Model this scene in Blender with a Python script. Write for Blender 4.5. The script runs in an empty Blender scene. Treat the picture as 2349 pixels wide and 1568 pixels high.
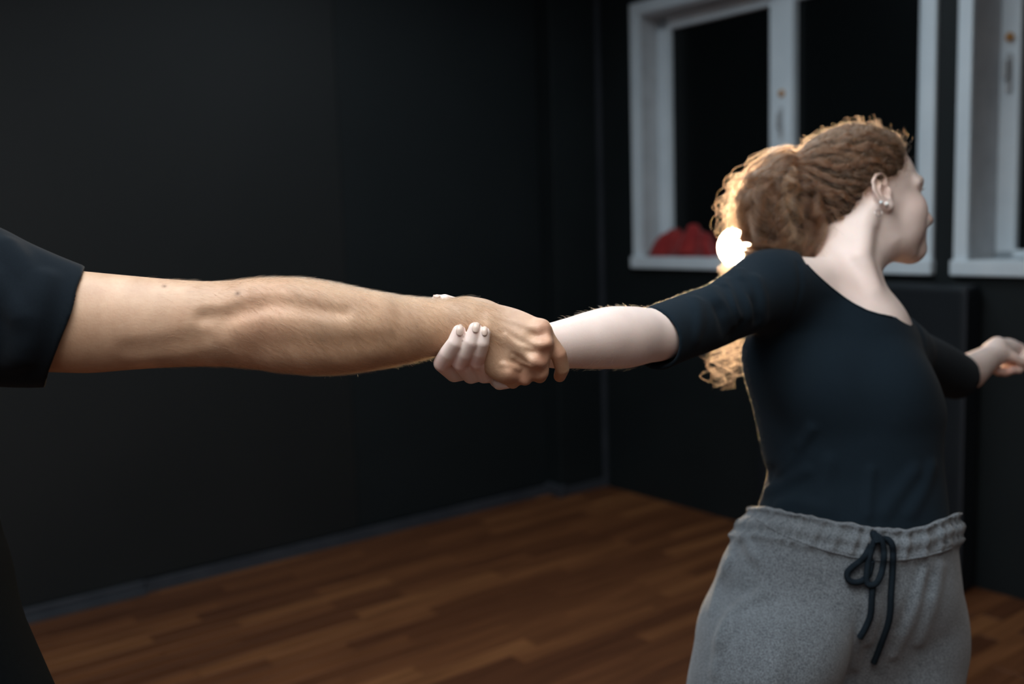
import bpy, bmesh, math, random
import numpy as np
from mathutils import Vector, Matrix

random.seed(7)
RNG = np.random.default_rng(11)
SC = bpy.context.scene
COL = SC.collection

# ------------------------------------------------------------------ camera
W_PX, H_PX, F_PX = 2349, 1568, 2284.0
CX, CY = W_PX / 2, H_PX / 2
CAM_H, PITCH, ROLL = 1.45, math.radians(6.84), math.radians(1.76)
FWD = np.array([0, math.cos(PITCH), -math.sin(PITCH)])
_R0 = np.array([1.0, 0, 0]); _U0 = np.array([0, math.sin(PITCH), math.cos(PITCH)])
RGT = math.cos(ROLL) * _R0 - math.sin(ROLL) * _U0
UPV = math.sin(ROLL) * _R0 + math.cos(ROLL) * _U0
CAM = np.array([0, 0, CAM_H])
cd = bpy.data.cameras.new('camera')
cd.sensor_width = 36.0
cd.lens = 36.0 * F_PX / W_PX
cd.clip_start = 0.05
cd.dof.use_dof = True
cd.dof.focus_distance = 1.22
cd.dof.aperture_fstop = 2.6
cam = bpy.data.objects.new('camera', cd)
COL.objects.link(cam)
cam.matrix_world = Matrix(((RGT[0], UPV[0], -FWD[0], CAM[0]), (RGT[1], UPV[1], -FWD[1], CAM[1]),
                           (RGT[2], UPV[2], -FWD[2], CAM[2]), (0, 0, 0, 1)))
SC.camera = cam

# ------------------------------------------------------------------ world and exposure
wd = bpy.data.worlds.new('world'); SC.world = wd
wd.use_nodes = True
wd.node_tree.nodes['Background'].inputs[0].default_value = (0.004, 0.006, 0.010, 1)
wd.node_tree.nodes['Background'].inputs[1].default_value = 1.0
SC.view_settings.view_transform = 'Standard'
SC.view_settings.look = 'None'
SC.view_settings.gamma = 1.0
SC.view_settings.use_curve_mapping = False
SC.view_settings.exposure = 0.12

# unseen ceiling lamps, the last three added as fill: (room u, room v, size u, size v, watts, colour); the fixtures are built further down
CEIL_Z = 2.95
CEILING_LAMPS = [(-0.05, 0.15, 1.8, 1.8, 28.0, (1.0, 0.97, 0.93)),
                 (0.15, 1.10, 1.2, 1.2, 29.0, (0.78, 0.91, 1.0)),
                 (-1.9, 1.6, 1.2, 1.2, 10.0, (0.84, 0.93, 1.0)),  # added to lift the long black wall
                 (2.2, 2.3, 1.2, 1.2, 10.0, (0.78, 0.91, 1.0)),  # added to brighten the window frames
                 (-2.2, -1.9, 1.2, 1.2, 9.0, (0.95, 0.97, 1.0))]  # added soft fill from behind the camera
BACK_LAMP_W = 1400.0        # emission of the small warm work lamp behind the woman

# room axes: u runs along the left wall, v runs along the window wall, both away from the camera
TH = math.radians(37.62)
UD = np.array([math.cos(TH), math.sin(TH), 0]); VD = np.array([-math.sin(TH), math.cos(TH), 0])
U0, V0 = 3.65, 4.05
UMIN, VMIN = -3.6, -3.2


def room(u, v, z):
    return u * UD + v * VD + np.array([0, 0, z])


ROOM_ROT = Matrix.Rotation(TH, 4, 'Z')


def P(px, py, d):
    """a point of the place seen at that pixel of the photograph, d metres in front of the camera (model frame: right, forward, up)"""
    return np.array([(px - CX) / F_PX * d, d, -(py - CY) / F_PX * d])


def to_world(a):
    a = np.asarray(a, float)
    return CAM + a[..., 0:1] * RGT + a[..., 1:2] * FWD + a[..., 2:3] * UPV


def to_model(w):
    q = np.asarray(w, float) - CAM
    return np.stack([q @ RGT, q @ FWD, q @ UPV], -1)


def project(w):
    m = to_model(w)
    return CX + F_PX * m[..., 0] / m[..., 1], CY - F_PX * m[..., 2] / m[..., 1], m[..., 1]


# ------------------------------------------------------------------ materials
def new_mat(name):
    m = bpy.data.materials.new(name); m.use_nodes = True
    nt = m.node_tree
    return m, nt, nt.nodes['Principled BSDF']


def node(nt, t, **kw):
    n = nt.nodes.new(t)
    for k, v in kw.items():
        setattr(n, k, v)
    return n


def noise_node(nt, scale, detail=4, rough=0.55, coord='Object', stretch=None):
    tc = node(nt, 'ShaderNodeTexCoord')
    nz = node(nt, 'ShaderNodeTexNoise')
    nz.inputs['Scale'].default_value = scale; nz.inputs['Detail'].default_value = detail; nz.inputs['Roughness'].default_value = rough
    if stretch:
        mp = node(nt, 'ShaderNodeMapping'); mp.inputs['Scale'].default_value = stretch
        nt.links.new(tc.outputs[coord], mp.inputs['Vector']); nt.links.new(mp.outputs[0], nz.inputs['Vector'])
    else:
        nt.links.new(tc.outputs[coord], nz.inputs['Vector'])
    return nz


def ramp(nt, src, stops):
    r = node(nt, 'ShaderNodeValToRGB')
    el = r.color_ramp.elements
    while len(el) < len(stops):
        el.new(0.5)
    for e, (p, c) in zip(el, stops):
        e.position = p; e.color = (*c, 1) if len(c) == 3 else c
    nt.links.new(src, r.inputs[0])
    return r


def bump(nt, src, bs, strength, dist):
    b = node(nt, 'ShaderNodeBump'); b.inputs['Strength'].default_value = strength; b.inputs['Distance'].default_value = dist
    nt.links.new(src, b.inputs['Height']); nt.links.new(b.outputs[0], bs.inputs['Normal'])


def mat_noise(name, c1, c2, scale, rough=0.6, spec=0.5, bstr=0.0, bdist=0.002, detail=4, stretch=None, sheen=0.0, lo=0.35, hi=0.65, metallic=0.0):
    m, nt, bs = new_mat(name)
    nz = noise_node(nt, scale, detail, stretch=stretch)
    r = ramp(nt, nz.outputs[0], [(lo, c1), (hi, c2)])
    nt.links.new(r.outputs[0], bs.inputs['Base Color'])
    bs.inputs['Roughness'].default_value = rough; bs.inputs['Specular IOR Level'].default_value = spec
    bs.inputs['Metallic'].default_value = metallic
    if sheen:
        bs.inputs['Sheen Weight'].default_value = sheen; bs.inputs['Sheen Roughness'].default_value = 0.5
    if bstr:
        bump(nt, nz.outputs[0], bs, bstr, bdist)
    return m


def mat_skin(name, rough, sss, pore, freckle):
    m, nt, bs = new_mat(name)
    at = node(nt, 'ShaderNodeAttribute'); at.attribute_name = 'tint'
    nz = noise_node(nt, 38, 6, 0.65)
    r = ramp(nt, nz.outputs[0], [(0.25, (1 - freckle, 1 - freckle * 1.35, 1 - freckle * 1.5)), (0.75, (1.0, 1.0, 1.0))])
    mx = node(nt, 'ShaderNodeMix', data_type='RGBA', blend_type='MULTIPLY')
    mx.inputs[0].default_value = 1.0
    nt.links.new(at.outputs['Color'], mx.inputs[6]); nt.links.new(r.outputs[0], mx.inputs[7])
    nt.links.new(mx.outputs[2], bs.inputs['Base Color'])
    bs.inputs['Roughness'].default_value = rough
    bs.inputs['Specular IOR Level'].default_value = 0.35
    bs.inputs['Subsurface Weight'].default_value = sss
    bs.inputs['Subsurface Radius'].default_value = (1.0, 0.35, 0.18)
    bs.inputs['Subsurface Scale'].default_value = 0.006
    n2 = noise_node(nt, 420, 3, 0.6)
    bump(nt, n2.outputs[0], bs, pore, 0.0006)
    return m


def mat_hair(name, col, rough=0.35, rnd=0.25):
    m = bpy.data.materials.new(name); m.use_nodes = True
    nt = m.node_tree; nt.nodes.clear()
    out = node(nt, 'ShaderNodeOutputMaterial')
    h = node(nt, 'ShaderNodeBsdfHairPrincipled')
    try:
        h.parametrization = 'COLOR'
    except Exception:
        pass
    h.inputs['Color'].default_value = (*col, 1)
    h.inputs['Roughness'].default_value = rough
    h.inputs['Radial Roughness'].default_value = 0.4
    if 'Random Color' in h.inputs:
        h.inputs['Random Color'].default_value = rnd
    nt.links.new(h.outputs[0], out.inputs[0])
    return m


M = {}
M['wall'] = mat_noise('wall_black_paint', (0.0046, 0.0078, 0.0091), (0.0063, 0.0099, 0.0112), 3.0, 0.62, 0.35, 0.15, 0.002)
M['panel_a'] = mat_noise('panel_black_brown', (0.0058, 0.0076, 0.0082), (0.0078, 0.0092, 0.0096), 2.0, 0.60, 0.4, 0.1, 0.002)
M['panel_b'] = mat_noise('panel_black_blue', (0.0042, 0.0074, 0.0088), (0.0056, 0.0091, 0.0106), 2.0, 0.62, 0.35, 0.1, 0.002)
M['mat'] = mat_noise('mat_black_vinyl', (0.0052, 0.0085, 0.0120), (0.0072, 0.0110, 0.0150), 6.0, 0.55, 0.4, 0.3, 0.003)
M['trim'] = mat_noise('baseboard_grey', (0.026, 0.030, 0.038), (0.038, 0.042, 0.051), 8.0, 0.45, 0.5)
M['plaster'] = mat_noise('wall_fill_plaster', (0.33, 0.34, 0.35), (0.38, 0.39, 0.40), 4.0, 0.8, 0.3)  # pale tone picked so the unseen walls bounce soft fill
M['white'] = mat_noise('window_white_paint', (0.66, 0.735, 0.79), (0.73, 0.80, 0.85), 5.0, 0.42, 0.45, 0.05, 0.001)
M['reveal'] = mat_noise('reveal_white_plaster', (0.46, 0.48, 0.50), (0.54, 0.56, 0.58), 9.0, 0.75, 0.3, 0.2, 0.001)
M['ceiling'] = mat_noise('ceiling_black_paint', (0.020, 0.022, 0.024), (0.028, 0.030, 0.032), 4.0, 0.8, 0.3)
M['pane'] = mat_noise('pane_dark_glass', (0.0035, 0.0050, 0.0055), (0.0045, 0.0060, 0.0065), 1.0, 0.22, 0.25)
M['brass'] = mat_noise('knob_orange_brass', (0.40, 0.17, 0.035), (0.55, 0.26, 0.06), 60.0, 0.45, 0.5)
M['handle'] = mat_noise('handle_grey_plastic', (0.40, 0.42, 0.44), (0.48, 0.50, 0.52), 20.0, 0.4, 0.5)
M['red'] = mat_noise('red_cloth', (0.22, 0.016, 0.018), (0.36, 0.035, 0.032), 24.0, 0.85, 0.2, 0.4, 0.003, sheen=0.2)
M['black_metal'] = mat_noise('black_metal', (0.012, 0.012, 0.013), (0.02, 0.02, 0.022), 20.0, 0.4, 0.5)
M['navy_top'] = mat_noise('navy_jersey', (0.0050, 0.0105, 0.0165), (0.0080, 0.0155, 0.0235), 900.0, 0.9, 0.1, 0.5, 0.0006, sheen=0.03)
M['black_tee'] = mat_noise('black_tee_jersey', (0.0030, 0.0055, 0.0085), (0.0048, 0.0080, 0.0120), 700.0, 0.92, 0.08, 0.4, 0.0005, sheen=0.05)
M['black_trousers'] = mat_noise('black_trousers', (0.0022, 0.0030, 0.0036), (0.0035, 0.0045, 0.0052), 400.0, 0.95, 0.03, 0.3, 0.0005)
M['cord'] = mat_noise('navy_cotton_cord', (0.0055, 0.0100, 0.0150), (0.0090, 0.0150, 0.0215), 500.0, 0.9, 0.1, 0.6, 0.0006)
M['shoe'] = mat_noise('black_canvas_shoe', (0.012, 0.013, 0.015), (0.02, 0.021, 0.024), 200.0, 0.8, 0.3, 0.3, 0.0005)
M['nail'] = mat_noise('nail_clear', (0.62, 0.47, 0.40), (0.70, 0.55, 0.47), 60.0, 0.14, 0.6)
M['silver'] = mat_noise('silver_metal', (0.75, 0.75, 0.76), (0.85, 0.85, 0.86), 50.0, 0.15, 0.5, metallic=1.0)
M['crystal'] = mat_noise('crystal_stud', (0.70, 0.80, 0.84), (0.90, 0.95, 0.97), 600.0, 0.08, 0.9)
M['pearl'] = mat_noise('pearl_stud', (0.85, 0.82, 0.80), (0.92, 0.90, 0.88), 40.0, 0.15, 0.7)
M['purple'] = mat_noise('purple_elastic', (0.10, 0.022, 0.045), (0.17, 0.045, 0.075), 300.0, 0.8, 0.2, 0.3, 0.0005)
M['skin_tan'] = mat_skin('skin_tan', 0.48, 0.10, 0.55, 0.20)
M['skin_pale'] = mat_skin('skin_pale', 0.46, 0.16, 0.18, 0.05)
M['hair'] = mat_hair('hair_copper_brown', (0.118, 0.058, 0.031), 0.36, 0.35)
M['hair_deep'] = mat_hair('hair_shade_brown', (0.055, 0.028, 0.015), 0.34, 0.3)  # shade copy of the hair colour, deepens contrast between locks
M['hair_light'] = mat_hair('hair_lit_copper', (0.22, 0.110, 0.055), 0.34, 0.3)  # lit copy of the hair colour
M['hair_dark'] = mat_hair('hair_dark_brown', (0.10, 0.055, 0.03), 0.35, 0.3)
M['arm_hair'] = mat_hair('arm_hair_brown', (0.20, 0.12, 0.065), 0.3, 0.5)
M['arm_down'] = mat_hair('arm_hair_fair', (0.55, 0.36, 0.18), 0.3, 0.3)
M['hair_base'] = mat_noise('hair_under_mass', (0.022, 0.012, 0.006), (0.055, 0.030, 0.015), 120.0, 0.6, 0.25, 0.6, 0.003, stretch=(1, 1, 1))
M['eye'] = mat_noise('eye_white', (0.7, 0.68, 0.66), (0.75, 0.73, 0.7), 20.0, 0.1, 0.6)


def mat_wood():
    m, nt, bs = new_mat('floor_wood_plank')
    oi = node(nt, 'ShaderNodeObjectInfo')
    tc = node(nt, 'ShaderNodeTexCoord')
    add = node(nt, 'ShaderNodeVectorMath', operation='ADD')
    sc = node(nt, 'ShaderNodeVectorMath', operation='SCALE'); sc.inputs[3].default_value = 37.0
    cb = node(nt, 'ShaderNodeCombineXYZ')
    nt.links.new(oi.outputs['Random'], cb.inputs[0]); nt.links.new(oi.outputs['Random'], cb.inputs[1])
    nt.links.new(cb.outputs[0], sc.inputs[0])
    nt.links.new(tc.outputs['Object'], add.inputs[0]); nt.links.new(sc.outputs[0], add.inputs[1])
    mp = node(nt, 'ShaderNodeMapping'); mp.inputs['Scale'].default_value = (1.6, 22.0, 5.0)
    nt.links.new(add.outputs[0], mp.inputs['Vector'])
    nz = node(nt, 'ShaderNodeTexNoise'); nz.inputs['Scale'].default_value = 1.6; nz.inputs['Detail'].default_value = 6
    nt.links.new(mp.outputs[0], nz.inputs['Vector'])
    grain = ramp(nt, nz.outputs[0], [(0.30, (0.62, 0.58, 0.55)), (0.70, (1.15, 1.15, 1.15))])
    tone = ramp(nt, oi.outputs['Random'], [(0.0, (0.100, 0.034, 0.013)), (0.35, (0.135, 0.048, 0.018)), (0.7, (0.172, 0.063, 0.023)), (1.0, (0.235, 0.094, 0.034))])
    mx = node(nt, 'ShaderNodeMix', data_type='RGBA', blend_type='MULTIPLY'); mx.inputs[0].default_value = 1.0
    nt.links.new(tone.outputs[0], mx.inputs[6]); nt.links.new(grain.outputs[0], mx.inputs[7])
    nt.links.new(mx.outputs[2], bs.inputs['Base Color'])
    bs.inputs['Roughness'].default_value = 0.5; bs.inputs['Specular IOR Level'].default_value = 0.35
    bump(nt, nz.outputs[0], bs, 0.15, 0.001)
    return m


def mat_fleece():
    m, nt, bs = new_mat('grey_heather_fleece')
    n1 = noise_node(nt, 420, 4, 0.7)
    n2 = noise_node(nt, 55, 3, 0.6)
    mixf = node(nt, 'ShaderNodeMath', operation='ADD')
    h = node(nt, 'ShaderNodeMath', operation='MULTIPLY'); h.inputs[1].default_value = 0.15
    nt.links.new(n2.outputs[0], h.inputs[0]); nt.links.new(n1.outputs[0], mixf.inputs[0]); nt.links.new(h.outputs[0], mixf.inputs[1])
    r = ramp(nt, mixf.outputs[0], [(0.44, (0.056, 0.066, 0.077)), (0.84, (0.220, 0.246, 0.275))])
    nt.links.new(r.outputs[0], bs.inputs['Base Color'])
    bs.inputs['Roughness'].default_value = 0.95; bs.inputs['Specular IOR Level'].default_value = 0.15
    bs.inputs['Sheen Weight'].default_value = 0.25; bs.inputs['Sheen Roughness'].default_value = 0.6
    bump(nt, n1.outputs[0], bs, 0.5, 0.0012)
    return m


M['wood'] = mat_wood()
M['fleece'] = mat_fleece()


def mat_emit(name, col, s):
    m = bpy.data.materials.new(name); m.use_nodes = True
    nt = m.node_tree; nt.nodes.clear()
    out = node(nt, 'ShaderNodeOutputMaterial'); e = node(nt, 'ShaderNodeEmission')
    e.inputs[0].default_value = (*col, 1); e.inputs[1].default_value = s
    nt.links.new(e.outputs[0], out.inputs[0])
    return m


# ------------------------------------------------------------------ mesh helpers
def tag(o, label=None, cat=None, group=None, kind=None):
    if label: o['label'] = label
    if cat: o['category'] = cat
    if group: o['group'] = group
    if kind: o['kind'] = kind
    return o


def link(name, me, mats, parent=None, smooth=False):
    o = bpy.data.objects.new(name, me)
    COL.objects.link(o)
    if mats is not None and not me.materials:
        for m in (mats if isinstance(mats, (list, tuple)) else [mats]):
            me.materials.append(m)
    if parent is not None:
        o.parent = parent
    if smooth and hasattr(me, 'polygons') and len(me.polygons):
        me.polygons.foreach_set('use_smooth', np.ones(len(me.polygons), bool))
    return o


def np_mesh(name, verts, faces):
    me = bpy.data.meshes.new(name)
    verts = np.asarray(verts, np.float32); faces = np.asarray(faces, np.int32)
    n, k = faces.shape
    me.vertices.add(len(verts)); me.vertices.foreach_set('co', verts.ravel())
    me.loops.add(n * k); me.loops.foreach_set('vertex_index', faces.ravel())
    me.polygons.add(n)
    me.polygons.foreach_set('loop_start', np.arange(0, n * k, k, dtype=np.int32))
    me.update(calc_edges=True); me.validate()
    return me


def box_mesh(name, lo, hi, bev=0.0, seg=2):
    bm = bmesh.new()
    bmesh.ops.create_cube(bm, size=1.0)
    lo = Vector(lo); hi = Vector(hi)
    for v in bm.verts:
        v.co = Vector((lo[i] + (v.co[i] + 0.5) * (hi[i] - lo[i]) for i in range(3)))
    if bev > 0:
        bmesh.ops.bevel(bm, geom=bm.edges[:], offset=bev, segments=seg, affect='EDGES', profile=0.5)
    me = bpy.data.meshes.new(name); bm.to_mesh(me); bm.free()
    return me


def room_obj(name, lo, hi, mat, parent=None, bev=0.0):
    """a box given in room axes (u, v, z)"""
    o = link(name, box_mesh(name, lo, hi, bev), mat, parent)
    if parent is None:
        o.matrix_world = ROOM_ROT
    return o


def catmull(pts, n):
    pts = np.asarray(pts, float)
    k = len(pts)
    s = np.linspace(0, k - 1, n)
    i = np.clip(s.astype(int), 0, k - 2); t = (s - i)[:, None]
    p0 = pts[np.clip(i - 1, 0, k - 1)]; p1 = pts[i]; p2 = pts[i + 1]; p3 = pts[np.clip(i + 2, 0, k - 1)]
    return 0.5 * (2 * p1 + (p2 - p0) * t + (2 * p0 - 5 * p1 + 4 * p2 - p3) * t ** 2 + (3 * p1 - p0 - 3 * p2 + p3) * t ** 3)


def tube_mesh(name, pts, rad, sides=10, closed=False, flat=1.0):
    pts = np.asarray(pts, float); n = len(pts)
    rad = np.broadcast_to(np.asarray(rad, float), (n,))
    tang = np.gradient(pts, axis=0) if not closed else np.roll(pts, -1, 0) - np.roll(pts, 1, 0)
    tang /= np.linalg.norm(tang, axis=1)[:, None] + 1e-12
    up = np.array([0.13, -0.9, 0.41]); nrm = []
    a = np.cross(tang[0], up); a /= np.linalg.norm(a)
    for t in tang:
        a = a - t * (a @ t); a /= np.linalg.norm(a) + 1e-12
        nrm.append(a.copy())
    nrm = np.array(nrm); bi = np.cross(tang, nrm)
    ang = np.linspace(0, 2 * np.pi, sides, endpoint=False)
    v = pts[:, None] + rad[:, None, None] * (np.cos(ang)[None, :, None] * nrm[:, None] + flat * np.sin(ang)[None, :, None] * bi[:, None])
    v = v.reshape(-1, 3)
    faces = []
    m = n if closed else n - 1
    for i in range(m):
        j = (i + 1) % n
        for s in range(sides):
            s2 = (s + 1) % sides
            faces.append((i * sides + s, i * sides + s2, j * sides + s2, j * sides + s))
    if not closed:
        v = np.vstack([v, pts[0], pts[-1]])
        c0, c1 = len(v) - 2, len(v) - 1
        for s in range(sides):
            s2 = (s + 1) % sides
            faces.append((s2, s, c0, c0)); faces.append(((n - 1) * sides + s, (n - 1) * sides + s2, c1, c1))
    me = bpy.data.meshes.new(name)
    me.from_pydata([tuple(x) for x in v], [], [tuple(dict.fromkeys(f)) for f in faces])
    me.update()
    return me


def lathe_mesh(name, prof, seg=32):
    v = []; f = []
    for (r, z) in prof:
        for s in range(seg):
            a = 2 * math.pi * s / seg
            v.append((r * math.cos(a), r * math.sin(a), z))
    for i in range(len(prof) - 1):
        for s in range(seg):
            s2 = (s + 1) % seg
            f.append((i * seg + s, i * seg + s2, (i + 1) * seg + s2, (i + 1) * seg + s))
    f.append(tuple(range(seg - 1, -1, -1))); f.append(tuple((len(prof) - 1) * seg + s for s in range(seg)))
    me = bpy.data.meshes.new(name); me.from_pydata(v, [], f); me.update()
    return me


# ------------------------------------------------------------------ smooth solid modelling on a grid
def hermite_table(ts, vals, n=240):
    ts = np.asarray(ts, float); vals = np.asarray(vals, float)
    o = np.argsort(ts); ts = ts[o]; vals = vals[o]
    m = np.gradient(vals, ts)
    x = np.linspace(ts[0], ts[-1], n)
    i = np.clip(np.searchsorted(ts, x) - 1, 0, len(ts) - 2)
    h = ts[i + 1] - ts[i]; t = (x - ts[i]) / h
    y = (2 * t ** 3 - 3 * t ** 2 + 1) * vals[i] + (t ** 3 - 2 * t ** 2 + t) * h * m[i] + (-2 * t ** 3 + 3 * t ** 2) * vals[i + 1] + (t ** 3 - t ** 2) * h * m[i + 1]
    return x, y


def spacing(breaks):
    """coordinates from (start, end, step) runs"""
    out = []
    for a, b, s in breaks:
        n = max(1, int(round((b - a) / s)))
        out.append(np.linspace(a, b, n, endpoint=False))
    out.append(np.array([breaks[-1][1]]))
    return np.concatenate(out).astype(np.float32)


BIG = 0.08


class Solid:
    def __init__(s, xs, ys, zs):
        s.xs, s.ys, s.zs = xs, ys, zs
        s.f = np.full((len(xs), len(ys), len(zs)), BIG, np.float32)

    def _sl(s, lo, hi):
        r = []
        for c, a, b in zip((s.xs, s.ys, s.zs), lo, hi):
            i = max(0, int(np.searchsorted(c, a)) - 1); j = min(len(c), int(np.searchsorted(c, b)) + 1)
            if j - i < 1:
                return None
            r.append(slice(i, j))
        return tuple(r)

    def _grid(s, sl):
        return s.xs[sl[0]][:, None, None], s.ys[sl[1]][None, :, None], s.zs[sl[2]][None, None, :]

    def merge(s, fn, lo, hi, k=0.01, mode='add', pad=0.03):
        sl = s._sl(np.asarray(lo) - pad, np.asarray(hi) + pad)
        if sl is None:
            return
        d = fn(*s._grid(sl)).astype(np.float32)
        f = s.f[sl]
        if mode == 'add':
            h = np.maximum(k - np.abs(f - d), 0) / k
            s.f[sl] = np.minimum(f, d) - h * h * k * 0.25
        else:
            d = -d
            h = np.maximum(k - np.abs(f - d), 0) / k
            s.f[sl] = np.maximum(f, d) + h * h * k * 0.25

    def ell(s, c, r, k=0.01, rot=None, mode='add'):
        c = np.asarray(c, float); r = np.broadcast_to(np.asarray(r, float), (3,))
        Rm = np.eye(3) if rot is None else np.asarray(rot, float)      # columns are the ellipsoid's own axes

        def fn(X, Y, Z):
            x, y, z = X - c[0], Y - c[1], Z - c[2]
            q = [x * Rm[0, i] + y * Rm[1, i] + z * Rm[2, i] for i in range(3)]
            k0 = np.sqrt(sum((q[i] / r[i]) ** 2 for i in range(3))); k1 = np.sqrt(sum((q[i] / r[i] ** 2) ** 2 for i in range(3)))
            return k0 * (k0 - 1) / (k1 + 1e-6)
        ext = np.sqrt(((Rm * r) ** 2).sum(1))
        s.merge(fn, c - ext, c + ext, k, mode)

    def chain(s, pts, k=0.01, mode='add', inner=0.0):
        """pts: list of (point, radius) joined by tapered rods"""
        ps = [np.asarray(p, float) for p, _ in pts]; rs = [r for _, r in pts]

        def fn(X, Y, Z):
            best = None
            for a, b, ra, rb in zip(ps[:-1], ps[1:], rs[:-1], rs[1:]):
                ab = b - a; L = ab @ ab + 1e-12
                t = np.clip(((X - a[0]) * ab[0] + (Y - a[1]) * ab[1] + (Z - a[2]) * ab[2]) / L, 0, 1)
                d = np.sqrt((X - a[0] - t * ab[0]) ** 2 + (Y - a[1] - t * ab[1]) ** 2 + (Z - a[2] - t * ab[2]) ** 2) - (ra + (rb - ra) * t)
                if best is None:
                    best = d
                elif inner > 0:
                    h = np.maximum(inner - np.abs(best - d), 0) / inner
                    best = np.minimum(best, d) - h * h * inner * 0.25
                else:
                    best = np.minimum(best, d)
            return best
        rm = max(rs)
        s.merge(fn, np.min(ps, 0) - rm, np.max(ps, 0) + rm, k, mode)

    def loft(s, A, B, e1, rows, k=0.01, mode='add', power=2.0, endk=0.01, disp=None):
        """elliptic loft: rows of (t, c1, c2, r1, r2) with t in metres along A->B, c/r along e1 and e2"""
        A = np.asarray(A, float); T = np.asarray(B, float) - A; T /= np.linalg.norm(T)
        e1 = np.asarray(e1, float); e1 = e1 - T * (e1 @ T); e1 /= np.linalg.norm(e1); e2 = np.cross(T, e1)
        rows = np.asarray(rows, float)
        tabs = [hermite_table(rows[:, 0], rows[:, i]) for i in range(1, 5)]
        t0, t1 = rows[:, 0].min(), rows[:, 0].max()

        def fn(X, Y, Z):
            x, y, z = X - A[0], Y - A[1], Z - A[2]
            t = x * T[0] + y * T[1] + z * T[2]; u = x * e1[0] + y * e1[1] + z * e1[2]; w = x * e2[0] + y * e2[1] + z * e2[2]
            c1, c2, r1, r2 = [np.interp(t, tb[0], tb[1]) for tb in tabs]
            a = (u - c1); b = (w - c2)
            if power == 2.0:
                k0 = np.sqrt((a / r1) ** 2 + (b / r2) ** 2) + 1e-6; k1 = np.sqrt((a / r1 ** 2) ** 2 + (b / r2 ** 2) ** 2) + 1e-6
                d = k0 * (k0 - 1) / k1
            else:
                k0 = ((np.abs(a / r1)) ** power + (np.abs(b / r2)) ** power) ** (1 / power) + 1e-6
                d = (k0 - 1) * np.minimum(r1, r2)
            if disp is not None:
                d = d + disp(X, Y, Z, t, a / r1, b / r2)
            e = np.maximum(t0 - t, t - t1)
            h = np.maximum(endk - np.abs(d - e), 0) / endk
            return np.maximum(d, e) + h * h * endk * 0.25
        cen = [A + T * r[0] + e1 * r[1] + e2 * r[2] for r in rows]; rm = rows[:, 3:5].max(1)[:, None]
        s.merge(fn, (np.array(cen) - rm).min(0), (np.array(cen) + rm).max(0), k, mode)

    def cut(s, fn, k=0.004):
        """remove where fn<0 over the whole grid"""
        d = -fn(s.xs[:, None, None], s.ys[None, :, None], s.zs[None, None, :]).astype(np.float32)
        h = np.maximum(k - np.abs(s.f - d), 0) / k
        s.f = np.maximum(s.f, d) + h * h * k * 0.25

    def sample(s, p):
        p = np.atleast_2d(p); idx = []; fr = []
        for c, q in zip((s.xs, s.ys, s.zs), p.T):
            i = np.clip(np.searchsorted(c, q) - 1, 0, len(c) - 2)
            idx.append(i); fr.append(np.clip((q - c[i]) / (c[i + 1] - c[i]), 0, 1))
        out = 0
        for a in (0, 1):
            for b in (0, 1):
                for c in (0, 1):
                    w = (fr[0] if a else 1 - fr[0]) * (fr[1] if b else 1 - fr[1]) * (fr[2] if c else 1 - fr[2])
                    out = out + w * s.f[idx[0] + a, idx[1] + b, idx[2] + c]
        return out

    def grad(s, p, h=0.002):
        p = np.atleast_2d(p); g = np.zeros_like(p)
        for i in range(3):
            e = np.zeros(3); e[i] = h
            g[:, i] = s.sample(p + e) - s.sample(p - e)
        return g / (np.linalg.norm(g, axis=1)[:, None] + 1e-9)

    def surf(s, px, py, d0=None, d1=None):
        """depth of the first surface on the sight line through a pixel"""
        d0 = s.ys[0] if d0 is None else d0; d1 = s.ys[-1] if d1 is None else d1
        ds = np.arange(d0, d1, 0.0015)
        v = s.sample(np.stack([(px - CX) / F_PX * ds, ds, -(py - CY) / F_PX * ds], 1))
        i = np.argmax(v < 0)
        if not (v < 0).any():
            return None
        return ds[i] if i == 0 else ds[i - 1] + 0.0015 * v[i - 1] / (v[i - 1] - v[i] + 1e-9)

    def on(s, px, py, off=0.0):
        d = s.surf(px, py)
        if d is None:
            return None
        p = P(px, py, d)
        return p + s.grad(p)[0] * off

    def ridge(s, pix, r, lift, k=0.008, mode='add', n=None):
        """a raised (or sunk) line along pixels of the visible surface"""
        pix = np.asarray(pix, float)
        q = catmull(pix, n or 4 * len(pix))
        r_ = np.broadcast_to(np.asarray(r, float), (len(pix),)); rr = np.interp(np.linspace(0, 1, len(q)), np.linspace(0, 1, len(pix)), r_)
        pts = []
        for (x, y), ri in zip(q, rr):
            off = (lift - ri) if mode == 'add' else (ri - lift)
            p = s.on(x, y, off)
            if p is not None:
                pts.append((p, ri))
        if len(pts) > 1:
            s.chain(pts, k, mode)

    def mesh(s):
        f = s.f; S = f < 0
        c = np.zeros(tuple(n - 1 for n in f.shape), np.uint8)
        for a in (0, 1):
            for b in (0, 1):
                for d in (0, 1):
                    c += S[a:a + c.shape[0], b:b + c.shape[1], d:d + c.shape[2]]
        mask = (c > 0) & (c < 8); del c
        I, J, K = np.nonzero(mask)
        N = len(I)
        corners = [(a, b, d) for a in (0, 1) for b in (0, 1) for d in (0, 1)]
        val = {q: f[I + q[0], J + q[1], K + q[2]] for q in corners}
        acc = np.zeros((N, 3)); cnt = np.zeros(N)
        for q in corners:
            for ax in range(3):
                if q[ax] == 1:
                    continue
                q2 = list(q); q2[ax] = 1; q2 = tuple(q2)
                va, vb = val[q], val[q2]
                m = (va < 0) != (vb < 0)
                t = np.where(m, va / np.where(m, va - vb, 1), 0)
                pos = np.array(q, float)[None].repeat(N, 0); pos[:, ax] = t
                acc[m] += pos[m]; cnt[m] += 1
        acc /= cnt[:, None]
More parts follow.
